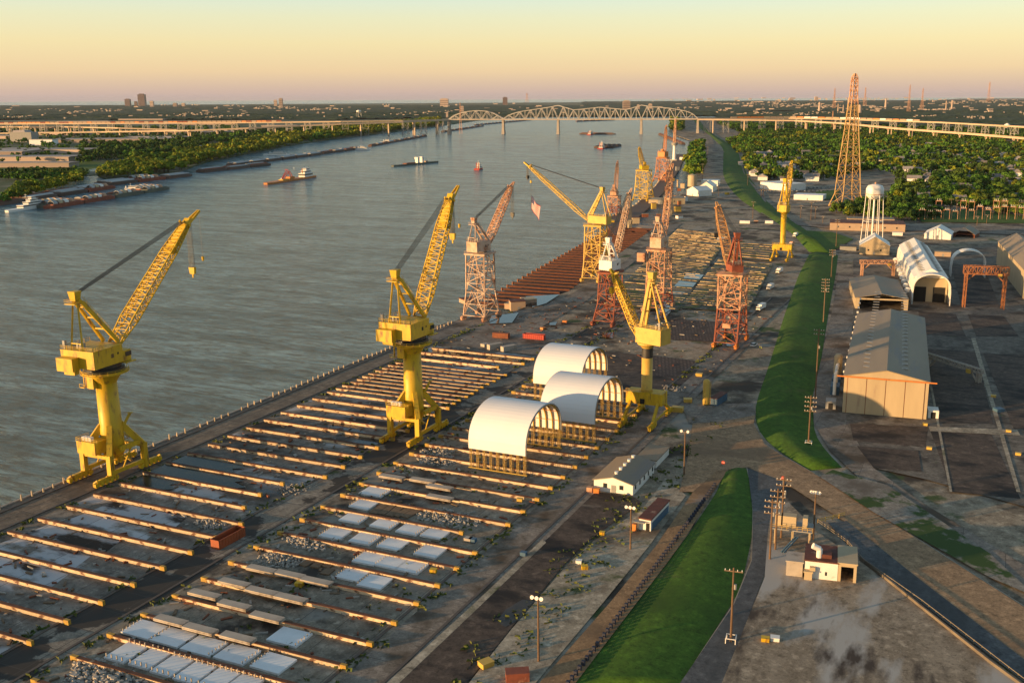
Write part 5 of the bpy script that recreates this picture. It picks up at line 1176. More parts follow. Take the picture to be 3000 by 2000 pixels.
def towers(t, z):
    for x in (-22, -8): MB().box(x-2.4,x+2.4,-2.6,2.6,2.4,8.5).build('tower_base', M['white'], t); MB().box(x-3.0,x+3.0,-3.2,3.2,8.5,12.4,taper=1.1).build('white_tower', M['white'], t)
    MB().box(2,30,-4,4,2.4,4).build('deck_cargo', M['rust'], t)
boat('work_barge', 'dark work barge carrying two tall white towers in mid river', (1276,476,1150,489), 158, 92, 12, M['barge_green'], M['rust_white'], ((.2,.26,.3,2.0),), 1, towers)
boat('tug', 'small red tug heading away in the middle of the river', (1403,497), 100, 25, 9, M['red'], M['white'], ((.3,.75,.7,3),(.38,.62,.55,2.8),(.45,.56,.42,2.6)), 2)
boat('towboat', 'white towboat pushing black laden barges toward the bridge', (1763,436), 100, 42, 12, M['red'], M['white'], ((.15,.85,.75,3.2),(.25,.8,.65,3.0),(.4,.75,.5,2.8),(.5,.68,.4,2.6)), 2)
p = Vector(G(1763,436,WZ)); d = Vector((-.17,.985))
for i, (a, b_) in enumerate([(48,-17),(48,-5.8),(48,6),(48,17),(108,-17),(108,17),(108,-5.8),(108,6)]):
    q = p+Vector((math.cos(math.radians(100)),math.sin(math.radians(100))))*a+Vector((math.sin(math.radians(100)),-math.cos(math.radians(100))))*b_; barge('coal', q, math.radians(100), 'black laden barge pushed toward the bridge', 'black barges of the tow')
boat('towboat', 'small towboat with brown barges just before the main bridge span', (1730,395), 95, 40, 12, M['red'], M['white'], ((.15,.85,.75,3.2),(.25,.8,.65,3.0),(.4,.7,.5,2.8)), 2)
for i, b_ in enumerate((-14,0,14,28)):
    q = Vector(G(1730,395,WZ))+Vector((b_*1.4,34)); barge('open', q, math.radians(12), 'brown barge of the small tow before the main bridge span', 'brown barges of the small tow')
for px_, lb_ in [((392,563),'small lit towboat nosed against the middle of the moored barges'),((1062,439),'small white tug at the end of the moored barges'),((1135,418),'white landing stage boat below the wooded bank'),((815,455),'long grey white floating hull moored at the wooded bank')]:
    boat('towboat', lb_, px_, 20, 34 if px_[0] != 815 else 60, 10, M['white'], M['white'], ((.2,.8,.7,2.6),(.35,.65,.5,2.4)), 1)
# far dock on piles
dk = [(1766,642),(1790,634),(1862,600),(1920,545),(1962,488),(1978,452),(2008,452),(1992,492),(1957,548),(1905,604),(1850,655),(1800,690)]
t = thing('dock', 'long dark dock curving along the river under the far cranes', 'dock'); MB().prism(pxp(dk), -1.4, 0.02).build('deck', mat('dock deck', (.12,.075,.055), (.09,.06,.05), .05, .85), t)
for a, b_ in zip(dk[1:6], dk[2:6]):
    A, B = Vector(G(*a)), Vector(G(*b_)); n = max(1,int((B-A).length/22))
    for k in range(n): q = A.lerp(B,(k+.5)/n); MB().cyl((q.x,q.y,-5),(q.x,q.y,.8),1.2,1.2,8).build('pile', M['beam'], t)
pt = thing('pontoon', 'long tan floating pontoon across the far slip', 'pontoon'); MB().prism(pxp([(1785,655),(1925,668),(1925,676),(1785,663)], -2), -4, -.8).build('pontoon_deck', M['brick'], pt); MB().prism(pxp([(1790,654),(1800,654),(1800,658),(1790,658)], -2), -.8, 1.4).build('bollard_box', M['yellow'], pt)
for k in range(7):
    q = G(1985+k*4, 470+k*14, WZ); 
for i, (x, y) in enumerate([(1985,545),(2030,515)]):
    q = G(x, y); t = thing('dolphin', 'cluster of mooring piles behind the far dock' , 'mooring', (q[0],q[1],WZ), 0, 'mooring piles behind the far dock'); MB().cyl((0,0,-2),(0,0,10),1.2,1.0,8).build('pile_cluster', M['beam'], t); MB().cyl((0,0,10),(0,0,10.6),1.3,1.3,8).build('cap', M['yellow'], t)

for k in range(22):
    x, y = [(1990,560),(2000,552),(1975,585),(1948,585),(1935,598),(1915,612),(1890,636),(1862,655),(1990,600),(2010,590),(1965,612),(1985,620),(1930,636),(1950,628),(2015,460),(1996,470),(1985,500),(1970,530),(1955,560),(1845,668),(1822,680),(1990,640)][k]
    p = G(x, y); mm = [M['rust'],M['clad'],M['rust_orange'],M['white'],M['grey'],M['yellow_pale']][k%6]; w = random.uniform(2.5,7); t = thing('dock_shed', 'small shed or box in the clutter along the far dock', 'shed', (p[0],p[1],.05), random.uniform(0,1), 'clutter along the far dock'); h = random.uniform(2.5,6); MB().box(-w/2,w/2,-w*.35,w*.35,0,h).build('wall', mm, t); MB().box(-w/2-.2,w/2+.2,-w*.35-.2,w*.35+.2,h,h+.3).build('roof', M['roof_rust'] if k%2 else M['roof_grey'], t)
# ---------------------------------------------------------------- trees
def leafmat(name, c, v=.35):
    m = bpy.data.materials.new(name); m.use_nodes = True; t = m.node_tree; b = t.nodes['Principled BSDF']; b.inputs['Roughness'].default_value = .8; b.inputs['Specular IOR Level'].default_value = .15
    n = t.nodes.new('ShaderNodeTexNoise'); n.inputs['Scale'].default_value = .09; n.inputs['Detail'].default_value = 4; g = t.nodes.new('ShaderNodeNewGeometry'); t.links.new(g.outputs['Position'], n.inputs['Vector'])
    r = t.nodes.new('ShaderNodeMapRange'); r.inputs[1].default_value = .35; r.inputs[2].default_value = .65; r.inputs[3].default_value = 1-v; r.inputs[4].default_value = 1+v*1.2; t.links.new(n.outputs[0], r.inputs[0])
    h = t.nodes.new('ShaderNodeHueSaturation'); h.inputs['Color'].default_value = c+(1,); t.links.new(r.outputs[0], h.inputs['Value'])
    oi = t.nodes.new('ShaderNodeObjectInfo'); r2 = t.nodes.new('ShaderNodeMapRange'); r2.inputs[3].default_value = .47; r2.inputs[4].default_value = .53; t.links.new(oi.outputs['Random'], r2.inputs[0]); t.links.new(r2.outputs[0], h.inputs['Hue'])
    t.links.new(h.outputs[0], b.inputs['Base Color']); return m
LM = [leafmat('dark foliage', (.040,.082,.014)), leafmat('mid foliage', (.078,.132,.016)), leafmat('yellow green foliage', (.135,.178,.014)), leafmat('olive foliage', (.080,.104,.020))]
def crown(m, c, h, r, n, leaf, rnd):
    """n leaf clumps spread over lobes"""
    lobes = [(rnd.uniform(-.7,.7)*r, rnd.uniform(-.7,.7)*r, h*(.45+rnd.uniform(-.12,.36)), rnd.uniform(.26,.5)*r) for _ in range(9)]
    for k in range(n):
        lx, ly, lz, lr = rnd.choice(lobes); u = rnd.uniform(-1,1); a = rnd.uniform(0,2*math.pi); q = math.sqrt(1-u*u); rr_ = lr*rnd.uniform(.75,1.08)
        x, y, z = lx+q*math.cos(a)*rr_, ly+q*math.sin(a)*rr_, lz+u*rr_*.85
        if z < h*.12: z = h*.12
        s = leaf*rnd.uniform(.6,1.3); n1 = Vector((q*math.cos(a)+rnd.uniform(-.6,.6), q*math.sin(a)+rnd.uniform(-.6,.6), u+rnd.uniform(-.3,.7))).normalized(); t1 = n1.orthogonal().normalized(); t2 = n1.cross(t1); ang = rnd.uniform(0,3.14); ca, sa = math.cos(ang), math.sin(ang); e1 = (t1*ca+t2*sa)*s; e2 = (t2*ca-t1*sa)*s*.8; p = Vector((c[0]+x,c[1]+y,c[2]+z))
        b = len(m.v); m.v += [tuple(p-e1-e2*.4), tuple(p-e2), tuple(p+e1-e2*.3), tuple(p+e1*.6+e2), tuple(p-e1*.5+e2*.9)]; m.f.append((b,b+1,b+2,b+3,b+4))
tp_ = []
for k in range(8):
    rnd = random.Random(k); m = MB(); crown(m, (0,0,0), 12, 6.4, 700, .72, rnd); tr = MB().cyl((0,0,-.5),(0,0,5.5),.4,.25,7)
    for q in range(3): a = q*2.1; tr.cyl((0,0,4),(math.cos(a)*2.6,math.sin(a)*2.6,7.5),.22,.1,5)
    me = m.build('crown', LM[k%4]).data; me2 = tr.build('trunk', M['trunk']).data
    for o in [o for o in COL.objects if o.data in (me, me2)]: bpy.data.objects.remove(o)
    tp_.append((me, me2))
zones = [ # polygon in photo pixels, spacing m, height range, kind weights, where, clearings
 ([(2125,415),(2180,395),(2400,395),(2640,400),(3010,425),(3010,640),(2760,610),(2600,560),(2700,545),(2560,500),(2400,530),(2260,535),(2200,520),(2165,450)], 13.5, (6,13), (0,0,1,1,2,3), 'in the riverside neighbourhood'),
 ([(2028,425),(2060,425),(2058,495),(2048,528),(2012,512),(2014,470)], 10, (8,14), (1,2,1), 'between the far dock and the levee'),
 ([(1965,385),(2000,385),(2000,355),(1966,350)], 16, (12,18), (1,0,2), 'on the point under the bridge'),
 ([(2440,610),(2700,585),(2760,640),(2700,655),(2560,640),(2430,632)], 9, (6,12), (1,0,1,2), 'behind the water tower'),
 ([(2560,575),(2900,555),(3010,560),(3010,600),(2800,612),(2640,600)], 12, (7,13), (0,1,2,1), 'between the fields and the substation'),
 ([(285,525),(470,515),(620,472),(840,428),(1000,403),(1290,368),(1290,350),(1000,378),(840,400),(620,440),(430,470),(300,505)], 14, (11,19), (2,2,2,1), 'along the far river bank'),
 ([(235,485),(300,470),(520,470),(600,440),(840,400),(1000,385),(1000,372),(700,395),(500,420),(240,440)], 17, (9,17), (0,0,1), 'behind the far river bank'),
 ([(-20,590),(60,560),(110,545),(245,520),(240,535),(150,558),(60,582),(0,598)], 9, (7,14), (1,2,1), 'on the near spit of the left bank'),
 ([(-20,525),(0,510),(120,505),(260,512),(230,525),(80,532)], 11, (6,11), (0,1), 'behind the lagoon on the left bank'),
 ([(-20,380),(700,370),(720,400),(330,470),(-20,480)], 38, (7,12), (0,1), 'among the left bank warehouses'),
 ([(2110,365),(3010,385),(3010,420),(2640,400),(2180,395)], 17, (9,15), (0,1,0), 'under the rail trestle'),
]
def pxout(x, y):
    q = PX(x, y, 0); return not (-60 < q[0] < 3060)
T = []
clear = [[(2235,560),(2420,595),(2420,540),(2235,528)], [(2010,590),(2110,590),(2110,515),(2040,515)], [(2440,618),(2520,622),(2520,600),(2440,596)]]
for P4, sp_, hr_, kw, where in zones:
    W4 = [G(*p) for p in P4]; x0, x1 = min(p[0] for p in W4), max(p[0] for p in W4); y0, y1 = min(p[1] for p in W4), max(p[1] for p in W4)
    n = int((x1-x0)*(y1-y0)/(sp_*sp_)); rnd = random.Random(len(where))
    for _ in range(n):
        x, y = rnd.uniform(x0,x1), rnd.uniform(y0,y1)
        if not inpoly(x, y, W4) or pxout(x, y): continue
        q = PX(x, y, 0)
        if any(inpoly(q[0], q[1], c) for c in clear): continue
        ns = math.sin(x*.021+1.7*math.sin(y*.013))+math.sin(y*.017+2*math.sin(x*.011)); n2 = math.sin(x*.05+y*.03)+math.sin(y*.043-x*.021)
        if ns+.6*n2 > 1.9 and 'river' in where: continue
        if ns > 1.45 and 'far river bank' in where: continue
        h = rnd.uniform(*hr_)*(1+.18*n2*.5)*rnd.choice((.75,1,1,1.2)); kd_ = kw[int((ns+2)/4*len(kw)) % len(kw)] if rnd.random() < .62 else rnd.choice(kw); T.append((h*F/q[2], x, y, h, kd_, where))
T.sort(reverse=True)
print('trees', len(T), T[299][0] if len(T) > 300 else None)
kinds = ['dark', 'mid green', 'bright yellow green', 'olive brown']
for k, (s, x, y, h, kd, where) in enumerate(T[:300]):
    me, me2 = tp_[kd if random.random() < .5 else kd+4]; t = thing('leafy_tree', kinds[kd]+' tree with broad uneven crown '+where, 'tree', (x,y,-.5 if 'left' in where or 'far river' in where or 'lagoon' in where else 0), random.uniform(0,6.28), 'trees '+where)
    t.scale = (h/12*random.uniform(.85,1.15), h/12*random.uniform(.85,1.15), h/12)
    for nm, d in (('crown', me), ('trunk', me2)): o = bpy.data.objects.new(nm, d); COL.objects.link(o); o.parent = t
SM = [MB() for _ in range(4)]
rnd = random.Random(5)
for k, (s, x, y, h, kd, where) in enumerate(T[300:]):
    n = 80 if s > 14 else 44 if s > 8 else 20
    crown(SM[kd], (x,y,0), h, h*.52, n, h*.13 if n > 50 else h*.17 if n > 30 else h*.27, rnd)
for kd in range(4):
    if SM[kd].v: tag(SM[kd].build('distant_trees', LM[kd]), kinds[kd]+' foliage of the countless smaller trees further off', 'trees', kind='stuff')
# wooded plain to the horizon: bumpy canopy sheet
def canopy(name, x0, x1, y0, y1, st, hmin, hmax, test, m):
    nx, ny = int((x1-x0)/st), int((y1-y0)/st); v = []; f = []; idx = {}
    rnd = random.Random(3)
    for j in range(ny):
        for i in range(nx):
            x, y = x0+(i+rnd.uniform(-.4,.4))*st, y0+(j+rnd.uniform(-.4,.4))*st
            if test(x, y): idx[(i,j)] = len(v); c = math.sin(x*.004+1.3*math.sin(y*.0027))*math.sin(y*.0031+.7); z = rnd.uniform(hmin,hmax) if c > -.45 else rnd.uniform(.4,3); v.append((x,y,z))
    for j in range(ny-1):
        for i in range(nx-1):
            q = [idx.get(k) for k in ((i,j),(i+1,j),(i+1,j+1),(i,j+1))]
            if None not in q: f.append(tuple(q))
    me = bpy.data.meshes.new(name); me.from_pydata(v, [], f); me.materials.append(m); o = bpy.data.objects.new(name, me); COL.objects.link(o); return tag(o, 'far wooded plain with clearings reaching to the skyline', 'woodland', kind='stuff')
cm = leafmat('far canopy', (.042,.058,.024), .5)
wedge = [G(-150,352),G(-150,318),G(3150,300),G(3150,372),G(2500,372),G(2110,362),G(2080,352),G(1990,345),G(1600,339),G(1400,341),G(1250,360),G(1000,368),G(500,362)]
def t1(x, y):
    q = PX(x, y, 0)
    if not (-80 < q[0] < 3080) or q[2] < 2900: return False
    py = q[1]; top = 372-max(0,0); lim = 352 if q[0] < 1000 else 352-(q[0]-1000)*.02 if q[0] < 1990 else 368
    if 1400 < q[0] < 2090: lim = 342
    return py < lim and q[2] < 7500
canopy('far_woodland', -8200, 2600, 2400, 8200, 26, 2, 9, t1, cm)
def t2(x, y):
    q = PX(x, y, 0); return -100 < q[0] < 3100 and 7450 < q[2] < 26000 and (q[1] > 310 if q[0] < 1700 else True)
canopy('far_woodland', -26000, 9000, 5500, 26500, 110, 2, 10, t2, cm)
# ---------------------------------------------------------------- towns
def tower(px, base, top, wpx, label, m, dpx=None, cap=True, name='tower_block'):
    p = G(px, base); s = PX(p[0],p[1],0)[2]/F; h = ZAT(*p, top); w = wpx*s; d = (dpx or wpx*.8)*s
    rz = math.radians(25); t = thing(name, label, 'building', (p[0],p[1],0), rz); MB().box(-w*.4,w*.4,-d*.4,d*.4,-2,h).build('wall', m, t)
    if cap: MB().box(-w*.25,w*.25,-d*.25,d*.25,h,h+h*.05+2).build('roof_plant', m, t)
    for k in range(3): z = h*(.2+.25*k); MB().box(-w*.405,w*.405,-d*.405,d*.405,z,z+h*.07).build('window_band', M['wall_dark'], t)
    return t
wd, wf = M['wall_dark'], M['wall_far']
for a in [(376,312,291,18,'short dark slab left of the tallest skyline tower',wd),(418,312,277,24,'tallest dark glass tower on the left skyline',wd),(399,312,298,10,'small brown block tucked beside the tallest skyline tower',wd),(446,314,297,13,'cream block right of the tallest skyline tower',wf),(514,314,303,14,'wide low cream block on the left skyline',wf),(538,313,303,12,'low brown block on the left skyline',wf),(808,312,294,11,'lower half of the twin towers left of centre',wf),(824,312,289,13,'taller half of the twin towers left of centre',wf),(1302,312,290,30,'broad pale block on the skyline above the left truss',wf),(1480,308,286,17,'lone brown tower on the skyline above the bridge',wd),(1354,330,312,12,'small pink block behind the left truss',wf),(1835,322,296,26,'cream hotel like block behind the main span',wf),(1870,322,308,10,'narrow tan block right of the cream block behind the bridge',wf),(1905,322,305,12,'tan block behind the right pier of the main span',wf),(2391,296,284,12,'pale block on the right skyline',wf),(1310,345,330,8,'pale silo behind the left bridge approach',wf)]: tower(*a)
for i, (x, b_, tp2, w_, lb_) in enumerate([(2400,328,300,7,'stubby refinery column left of the tall yellow tower'),(2484,330,290,6,'white refinery column beside the tall yellow tower'),(2594,318,290,6,'white silo on the right skyline'),(2771,325,296,5,'left of the two tall tan chimneys at the right'),(2788,322,294,5,'right of the two tall tan chimneys at the right'),(2455,330,305,5,'brown refinery stack behind the trestle'),(2470,331,308,4,'thin refinery stack next to the brown one'),(2518,334,308,12,'squat brown refinery vessel right of the tall yellow tower')]):
    p = G(x, b_); s = PX(p[0],p[1],0)[2]/F; h = ZAT(*p, tp2); t = thing('chimney', lb_, 'chimney', (p[0],p[1],0)); MB().cyl((0,0,-2),(0,0,h),w_*s*.55,w_*s*.42,12).build('stack', wf, t); MB().cyl((0,0,h),(0,0,h+1.5),w_*s*.47,w_*s*.47,12).build('rim', wd, t)
# scattered far buildings
fb = None; rnd = random.Random(11)
for k in range(230):
    side = rnd.random()
    if side < .35: x, y = rnd.uniform(0,1300), rnd.uniform(312,346)
    elif side < .5: x, y = rnd.uniform(1300,2050), rnd.uniform(304,335)
    else: x, y = rnd.uniform(2000,3000), rnd.uniform(288,335)
    p = G(x, y); s = PX(p[0],p[1],0)[2]/F; w = rnd.uniform(4,20)*s*(.6 if y > 330 else 1); h = max(12, rnd.uniform(2.0,4.5)*s)
    if fb is None:
        fb = thing('distant_building', 'small pale building scattered across the far plain', 'building', (0,0,0), 0, 'far pale buildings'); MB().box(-.5,.5,-.5,.5,-.1,.85).build('wall', wf, fb); MB().box(-.52,.52,-.52,.52,.85,1).build('roof', M['roof_light'], fb)
        fb.location = (p[0],p[1],0); fb.scale = (w,w*.5,h)
    else: dup(fb, (p[0],p[1],0), rz=rnd.uniform(0,.6), scale=(w, w*rnd.uniform(.4,1), h))
# warehouses of the left bank
wh = None
for (x, y, w, d, h) in [(60,470,220,60,9),(160,447,260,70,9),(330,415,320,80,9),(480,408,200,60,8),(560,392,260,70,8),(150,395,200,60,9),(700,385,200,50,8),(250,360,250,60,9),(420,352,260,60,8),(680,408,120,40,8),(900,385,120,40,8),(-80,455,240,90,10),(-60,405,240,80,9),(80,378,260,80,9),(620,365,240,60,8),(820,372,140,40,8),(350,438,120,30,7),(90,488,150,35,8),(430,450,90,25,7),(470,432,60,20,6)]:
    p = G(x, y)
    if wh is None:
        wh = thing('warehouse', 'wide low pale roofed warehouse on the left bank flats', 'warehouse', (0,0,0), 0, 'warehouses on the left bank flats'); MB().box(-.5,.5,-.5,.5,-.1,.86).build('wall', M['wall_far'], wh); MB().box(-.51,.51,-.51,.51,.86,1).build('roof', M['roof_light'], wh)
        wh.location = (p[0],p[1],-.5); wh.rotation_euler = (0,0,.35); wh.scale = (w,d,h)
    else: dup(wh, (p[0],p[1],-.5), rz=.35+rnd.uniform(-.12,.12), scale=(w,d,h))
p = G(73,415); t = thing('tall_store', 'tall grey blue square storehouse on the left bank flats', 'building', (p[0],p[1],-.5), .35); MB().box(-30,30,-18,18,0,26).build('wall', M['grey'], t); MB().box(-22,14,-18.5,18.5,26,31,taper=.8).build('roof', M['roof_light'], t)
p = G(125,425); t = thing('store_block', 'cream lower block right of the tall grey blue storehouse', 'building', (p[0],p[1],-.5), .35); MB().box(-26,34,-14,14,0,14).build('wall', M['slab'], t); MB().box(-26.4,34.4,-14.4,14.4,14,15).build('roof', M['roof_light'], t)
p = G(602,440); t = thing('river_house', 'small white house among the trees of the left bank', 'house', (p[0],p[1],-.5), .2); MB().box(-16,16,-6,6,0,8).build('wall', M['white'], t); MB().gable(-16,16,-6,6,8,11,.4,axis='x').build('roof', M['roof_light'], t)
# neighbourhood houses among the trees
hs_ = None; rnd = random.Random(21)
zn = [G(*p) for p in zones[0][0]]
for k in range(190):
    for _ in range(50):
        x, y = rnd.uniform(2180,3000), rnd.uniform(425,600); g_ = G(x, y)
        if inpoly(g_[0], g_[1], zn): break
    if hs_ is None:
        hs_ = thing('house', 'small pale roofed house half hidden by the neighbourhood trees', 'house', (0,0,0), 0, 'houses of the riverside neighbourhood'); MB().box(-7,7,-5,5,0,3.6).build('wall', M['white'], hs_); MB().gable(-7,7,-5,5,3.6,6.2,.6,axis='x').build('roof', mat('shingle roof', (.24,.22,.21), (.17,.155,.15), .3, .8, rand=.6), hs_)
        hs_.location = (g_[0],g_[1],0)
    else: dup(hs_, (g_[0],g_[1],0), rz=rnd.choice((.2,1.77))+rnd.uniform(-.1,.1), scale=(rnd.uniform(.9,1.8), rnd.uniform(.9,1.5), rnd.uniform(1,1.7)))
tm_ = MB(); rnd = random.Random(31)
for k in range(3600):
    if rnd.random() < .4: x, y = rnd.uniform(-20,1350), rnd.uniform(308,350)
    else: x, y = rnd.uniform(1900,3020), rnd.uniform(286,350)
    if 1560 < x < 2100 and y > 325: continue
    if math.sin(x*.011+2*math.sin(y*.17))+math.sin(x*.031+y*.4)+math.sin(x*.007-y*.23) < 1.25-.6*(x > 2000 and y < 320): continue
    p = G(x, y); s = PX(p[0],p[1],0)[2]/F; w = rnd.uniform(1.2,8)*s; d = w*rnd.uniform(.4,1); h = min(14,rnd.uniform(.9,2.0)*s)+8; tm_.box(p[0]-w/2,p[0]+w/2,p[1]-d/2,p[1]+d/2,0,h)
tag(tm_.build('distant_town', mat('town walls', (.30,.25,.22), (.26,.22,.2), .002, .8)), 'countless pale houses and sheds of the far town', 'town', kind='stuff')
patch('pond', [(90,560),(150,538),(190,520),(285,515),(300,530),(250,545),(160,565),(110,570)], wm, z=-.44)
patch('pond', [(260,497),(300,490),(305,498),(265,503)], wm, z=-.44)
patch('bank_meadow', [(-60,500),(0,490),(200,475),(240,470),(330,480),(300,500),(130,515),(-60,520)], grassM, z=-.46)
patch('far_river_bend', [(1640,339),(1760,333),(1960,331),(2080,333),(2130,338),(2100,344),(1980,343)], wm, z=.5)
# ---------------------------------------------------------------- poles, fences, vehicles, people
def upole(label, pb, pt, arms=1, guard=False, m=None, group=None):
    p = G(*pb); h = ZAT(*p, pt[1]); t = thing('utility_pole', label, 'utility pole', (p[0],p[1],0), math.radians(7), group)
    MB().cyl((0,0,0),(0,0,h),.28,.18,8).build('pole', m or M['pole'], t)
    for k in range(arms):
        z = h-.9-k*1.5; MB().box(-1.9,1.9,-.12,.12,z,z+.22).build('cross_arm', M['timber'], t)
        i = MB()
        for x in (-1.7,-.8,.8,1.7): i.cyl((x,0,z+.22),(x,0,z+.55),.09,.07,6)
        i.build('insulators', M['white'], t)
    if arms: MB().cyl((.45,0,h*.72),(.45,0,h*.72+1.1),.3,.3,8).build('transformer', M['grey'], t)
    if guard:
        g_ = MB()
        for x, y in ((-1,-1),(1,-1),(1,1),(-1,1)): g_.bar((x,y,0),(x,y,1.5),.16)
        for a, b_ in (((-1,-1),(1,-1)),((1,-1),(1,1)),((1,1),(-1,1)),((-1,1),(-1,-1))): g_.bar(a+(1.4,),b_+(1.4,),.14)
        g_.build('guard_frame', M['white'], t)
    return t
def lpole(label, pb, pt, n=3):
    p = G(*pb); h = ZAT(*p, pt[1]); t = thing('floodlight_pole', label, 'light pole', (p[0],p[1],0)); MB().cyl((0,0,0),(0,0,h),.26,.18,8).build('pole', M['pole'], t); MB().box(-1.1,1.1,-.1,.1,h-.5,h-.3).build('cross_arm', M['grey'], t)
    for k in range(n): x = -1+2*k/max(1,n-1); MB().cyl((x,-.15,h-.1),(x,-.75,h+.1),.22,.42,10).build('lamp_head', M['white'], t)
lpole('tall floodlight pole nearest the camera beside the asphalt lot', (1578,1938), (1576,1748), 3)
lpole('floodlight pole in front of the rusty roofed workshop', (1847,1610), (1842,1484), 3)
lpole('thin light pole by the junction left of the stop sign', (2004,1392), (2001,1262), 2)
lpole('floodlight pole above the pump house', (2382,1583), (2395,1440), 5)
lpole('light pole at the left corner of the river road', (2105,575), (2105,535), 2)
upole('leaning utility pole with white guard frame beside the dark levee road', (2141,1882), (2156,1662), 1, True)
upole('utility pole with three cross arms at the end of the levee', (2368,1305), (2370,1158), 4, True)
upole('utility pole behind the three arm pole on the levee foot', (2388,1168), (2398,962), 2)
upole('sunlit yellow utility pole with many arms halfway along the levee', (2412,944), (2424,815), 5, m=M['timber'])
upole('utility pole at the far end of the levee by the crossing', (2435,812), (2446,730), 3)
upole('distant utility pole left of the long tan store', (2449,724), (2459,642), 2)
upole('left slim utility pole with two arms beside the switchgear platform', (2255,1640), (2268,1460), 3)
upole('second utility pole between the slim pole and the thick black pole', (2271,1612), (2284,1430), 3)
upole('thick dark utility pole rising through the switchgear platform', (2288,1578), (2299,1397), 2)
for i, (x, y0_, y1_) in enumerate([(2345,640,600),(2375,645,592),(2388,640,605),(2410,655,632),(2800,640,585),(2784,625,582),(2940,640,590),(2980,640,598),(2998,625,548),(2190,545,510),(2072,470,430),(2057,545,480),(2205,640,590),(2230,575,555),(2236,572,545),(2890,655,628),(2862,660,632),(2740,640,612)]):
    upole('thin distant utility pole along the river road', (x,y0_), (x+3,y1_), 1, group='distant poles along the river road')
# substation bays at the right
sb = None
for k in range(26):
    x, y = 2700+(k%13)*24, 628+(k//13)*16; p = G(x, y)
    if sb is None:
        sb = thing('substation_bay', 'pale steel switchyard bay among the bushes at the right', 'substation', (p[0],p[1],0), .1, 'switchyard bays at the right')
        for xx in (-2.5,2.5): MB().bar((xx,0,0),(xx,0,9),.35).build('post', M['rust_pink'], sb)
        MB().bar((-3,0,8.6),(3,0,8.6),.4).build('beam', M['rust_pink'], sb); q = MB()
        for xx in (-1.5,0,1.5): q.cyl((xx,0,8.8),(xx,0,10.2),.2,.12,6)
        q.build('insulators', M['white'], sb)
    else: dup(sb, (p[0],p[1],0), scale=(1,1,random.uniform(.6,1.5)))
M['fencem'] = mat('dull galvanised rail', (.20,.17,.13), (.15,.13,.10), .5, .6)
M['wallm'] = mat('stained low wall', (.17,.145,.11), (.11,.09,.07), .3, .85)
# sheet pile fence along the near levee
def fence(label, pts, step, h, m, name='fence', rails=(.95,), pw_=.3, ph=None, pm=None):
    W4 = [Vector(G(*p)) for p in pts]; O = W4[0]; t = thing(name, label, 'fence', (O.x,O.y,0)); tot = 0; me = None
    for a, b_ in zip(W4, W4[1:]):
        d = b_-a; n = max(1, int(d.length/step)); q = MB()
        for r in rails: q.bar((a.x-O.x,a.y-O.y,h*r),(b_.x-O.x,b_.y-O.y,h*r),.12,.16)
        q.build('rail', m, t)
        for k in range(n):
            p = a.lerp(b_, k/n)-O
            if me is None: o = MB().box(-pw_/2,pw_/2,-pw_/2,pw_/2,0,h*1.05).build('post', pm or m, t); me = o.data
            else: o = bpy.data.objects.new('post', me); COL.objects.link(o); o.parent = t
            o.location = (p.x,p.y,0)
fence('dark sheet pile fence of closely set posts along the near grass levee', [(1664,2010),(1760,1882),(1900,1692),(2020,1530),(2098,1420)], 1.9, 1.2, M['black'], rails=(.6,), pw_=.7, name='sheet_pile_fence', pm=M['navy'])
fence('pale double rail guard fence running beside the ramp road', [(2395,1532),(2482,1594),(2530,1650),(2700,1770),(2900,1925),(3010,2010)], 2.4, 1.2, M['fencem'], rails=(.95,.5), pw_=.16, name='guard_rail')
fence('short yellow rail fence at the top of the ramp road', [(2395,1532),(2440,1522),(2475,1512)], 2.2, 1.2, M['yellow_pale'], rails=(.95,.5), pw_=.16, name='guard_rail')
W4 = [G(*p) for p in [(2520,1640),(2700,1785),(2900,1945),(3030,2040)]]
rw2 = thing('retaining_wall', 'long low concrete retaining wall under the guard fence', 'wall', (0,0,0))
for a, b_ in zip(W4, W4[1:]): MB().bar((a[0],a[1],.5),(b_[0],b_[1],.5),.45,1.0).build('wall_panel', M['wallm'], rw2)
# kerb lines (pale road edges)
def edge(pts, w=.3, z=.12):
    m = MB(); W5 = [G(*p) for p in pts]
    for a, b_ in zip(W5, W5[1:]): m.bar((a[0],a[1],z+.05),(b_[0],b_[1],z+.05),w,.14)
    return m
kerbm = mat('pale kerb', (.32,.28,.22), (.26,.23,.18), .5, .8)
for nm, q in (('at the right side of the near grass levee',[(2187,1369),(2200,1420),(2206,1500),(2203,1640),(2150,1770),(2060,1905),(1992,2010)]),('at the left side of the far grass levee',[(2210,1240),(2218,1265),(2238,1300),(2298,1338),(2376,1382),(2520,1472),(3060,1815)]),('between brown road and ramp road',[(2300,1412),(2318,1420),(2480,1528),(2700,1682),(3060,1940)]),('around the switchgear plot',[(2190,1805),(2240,1680),(2252,1560),(2256,1470),(2275,1430),(2300,1412)])):
    tag(edge(q).build('kerb', kerbm), 'thin pale kerb line '+nm, 'kerb')
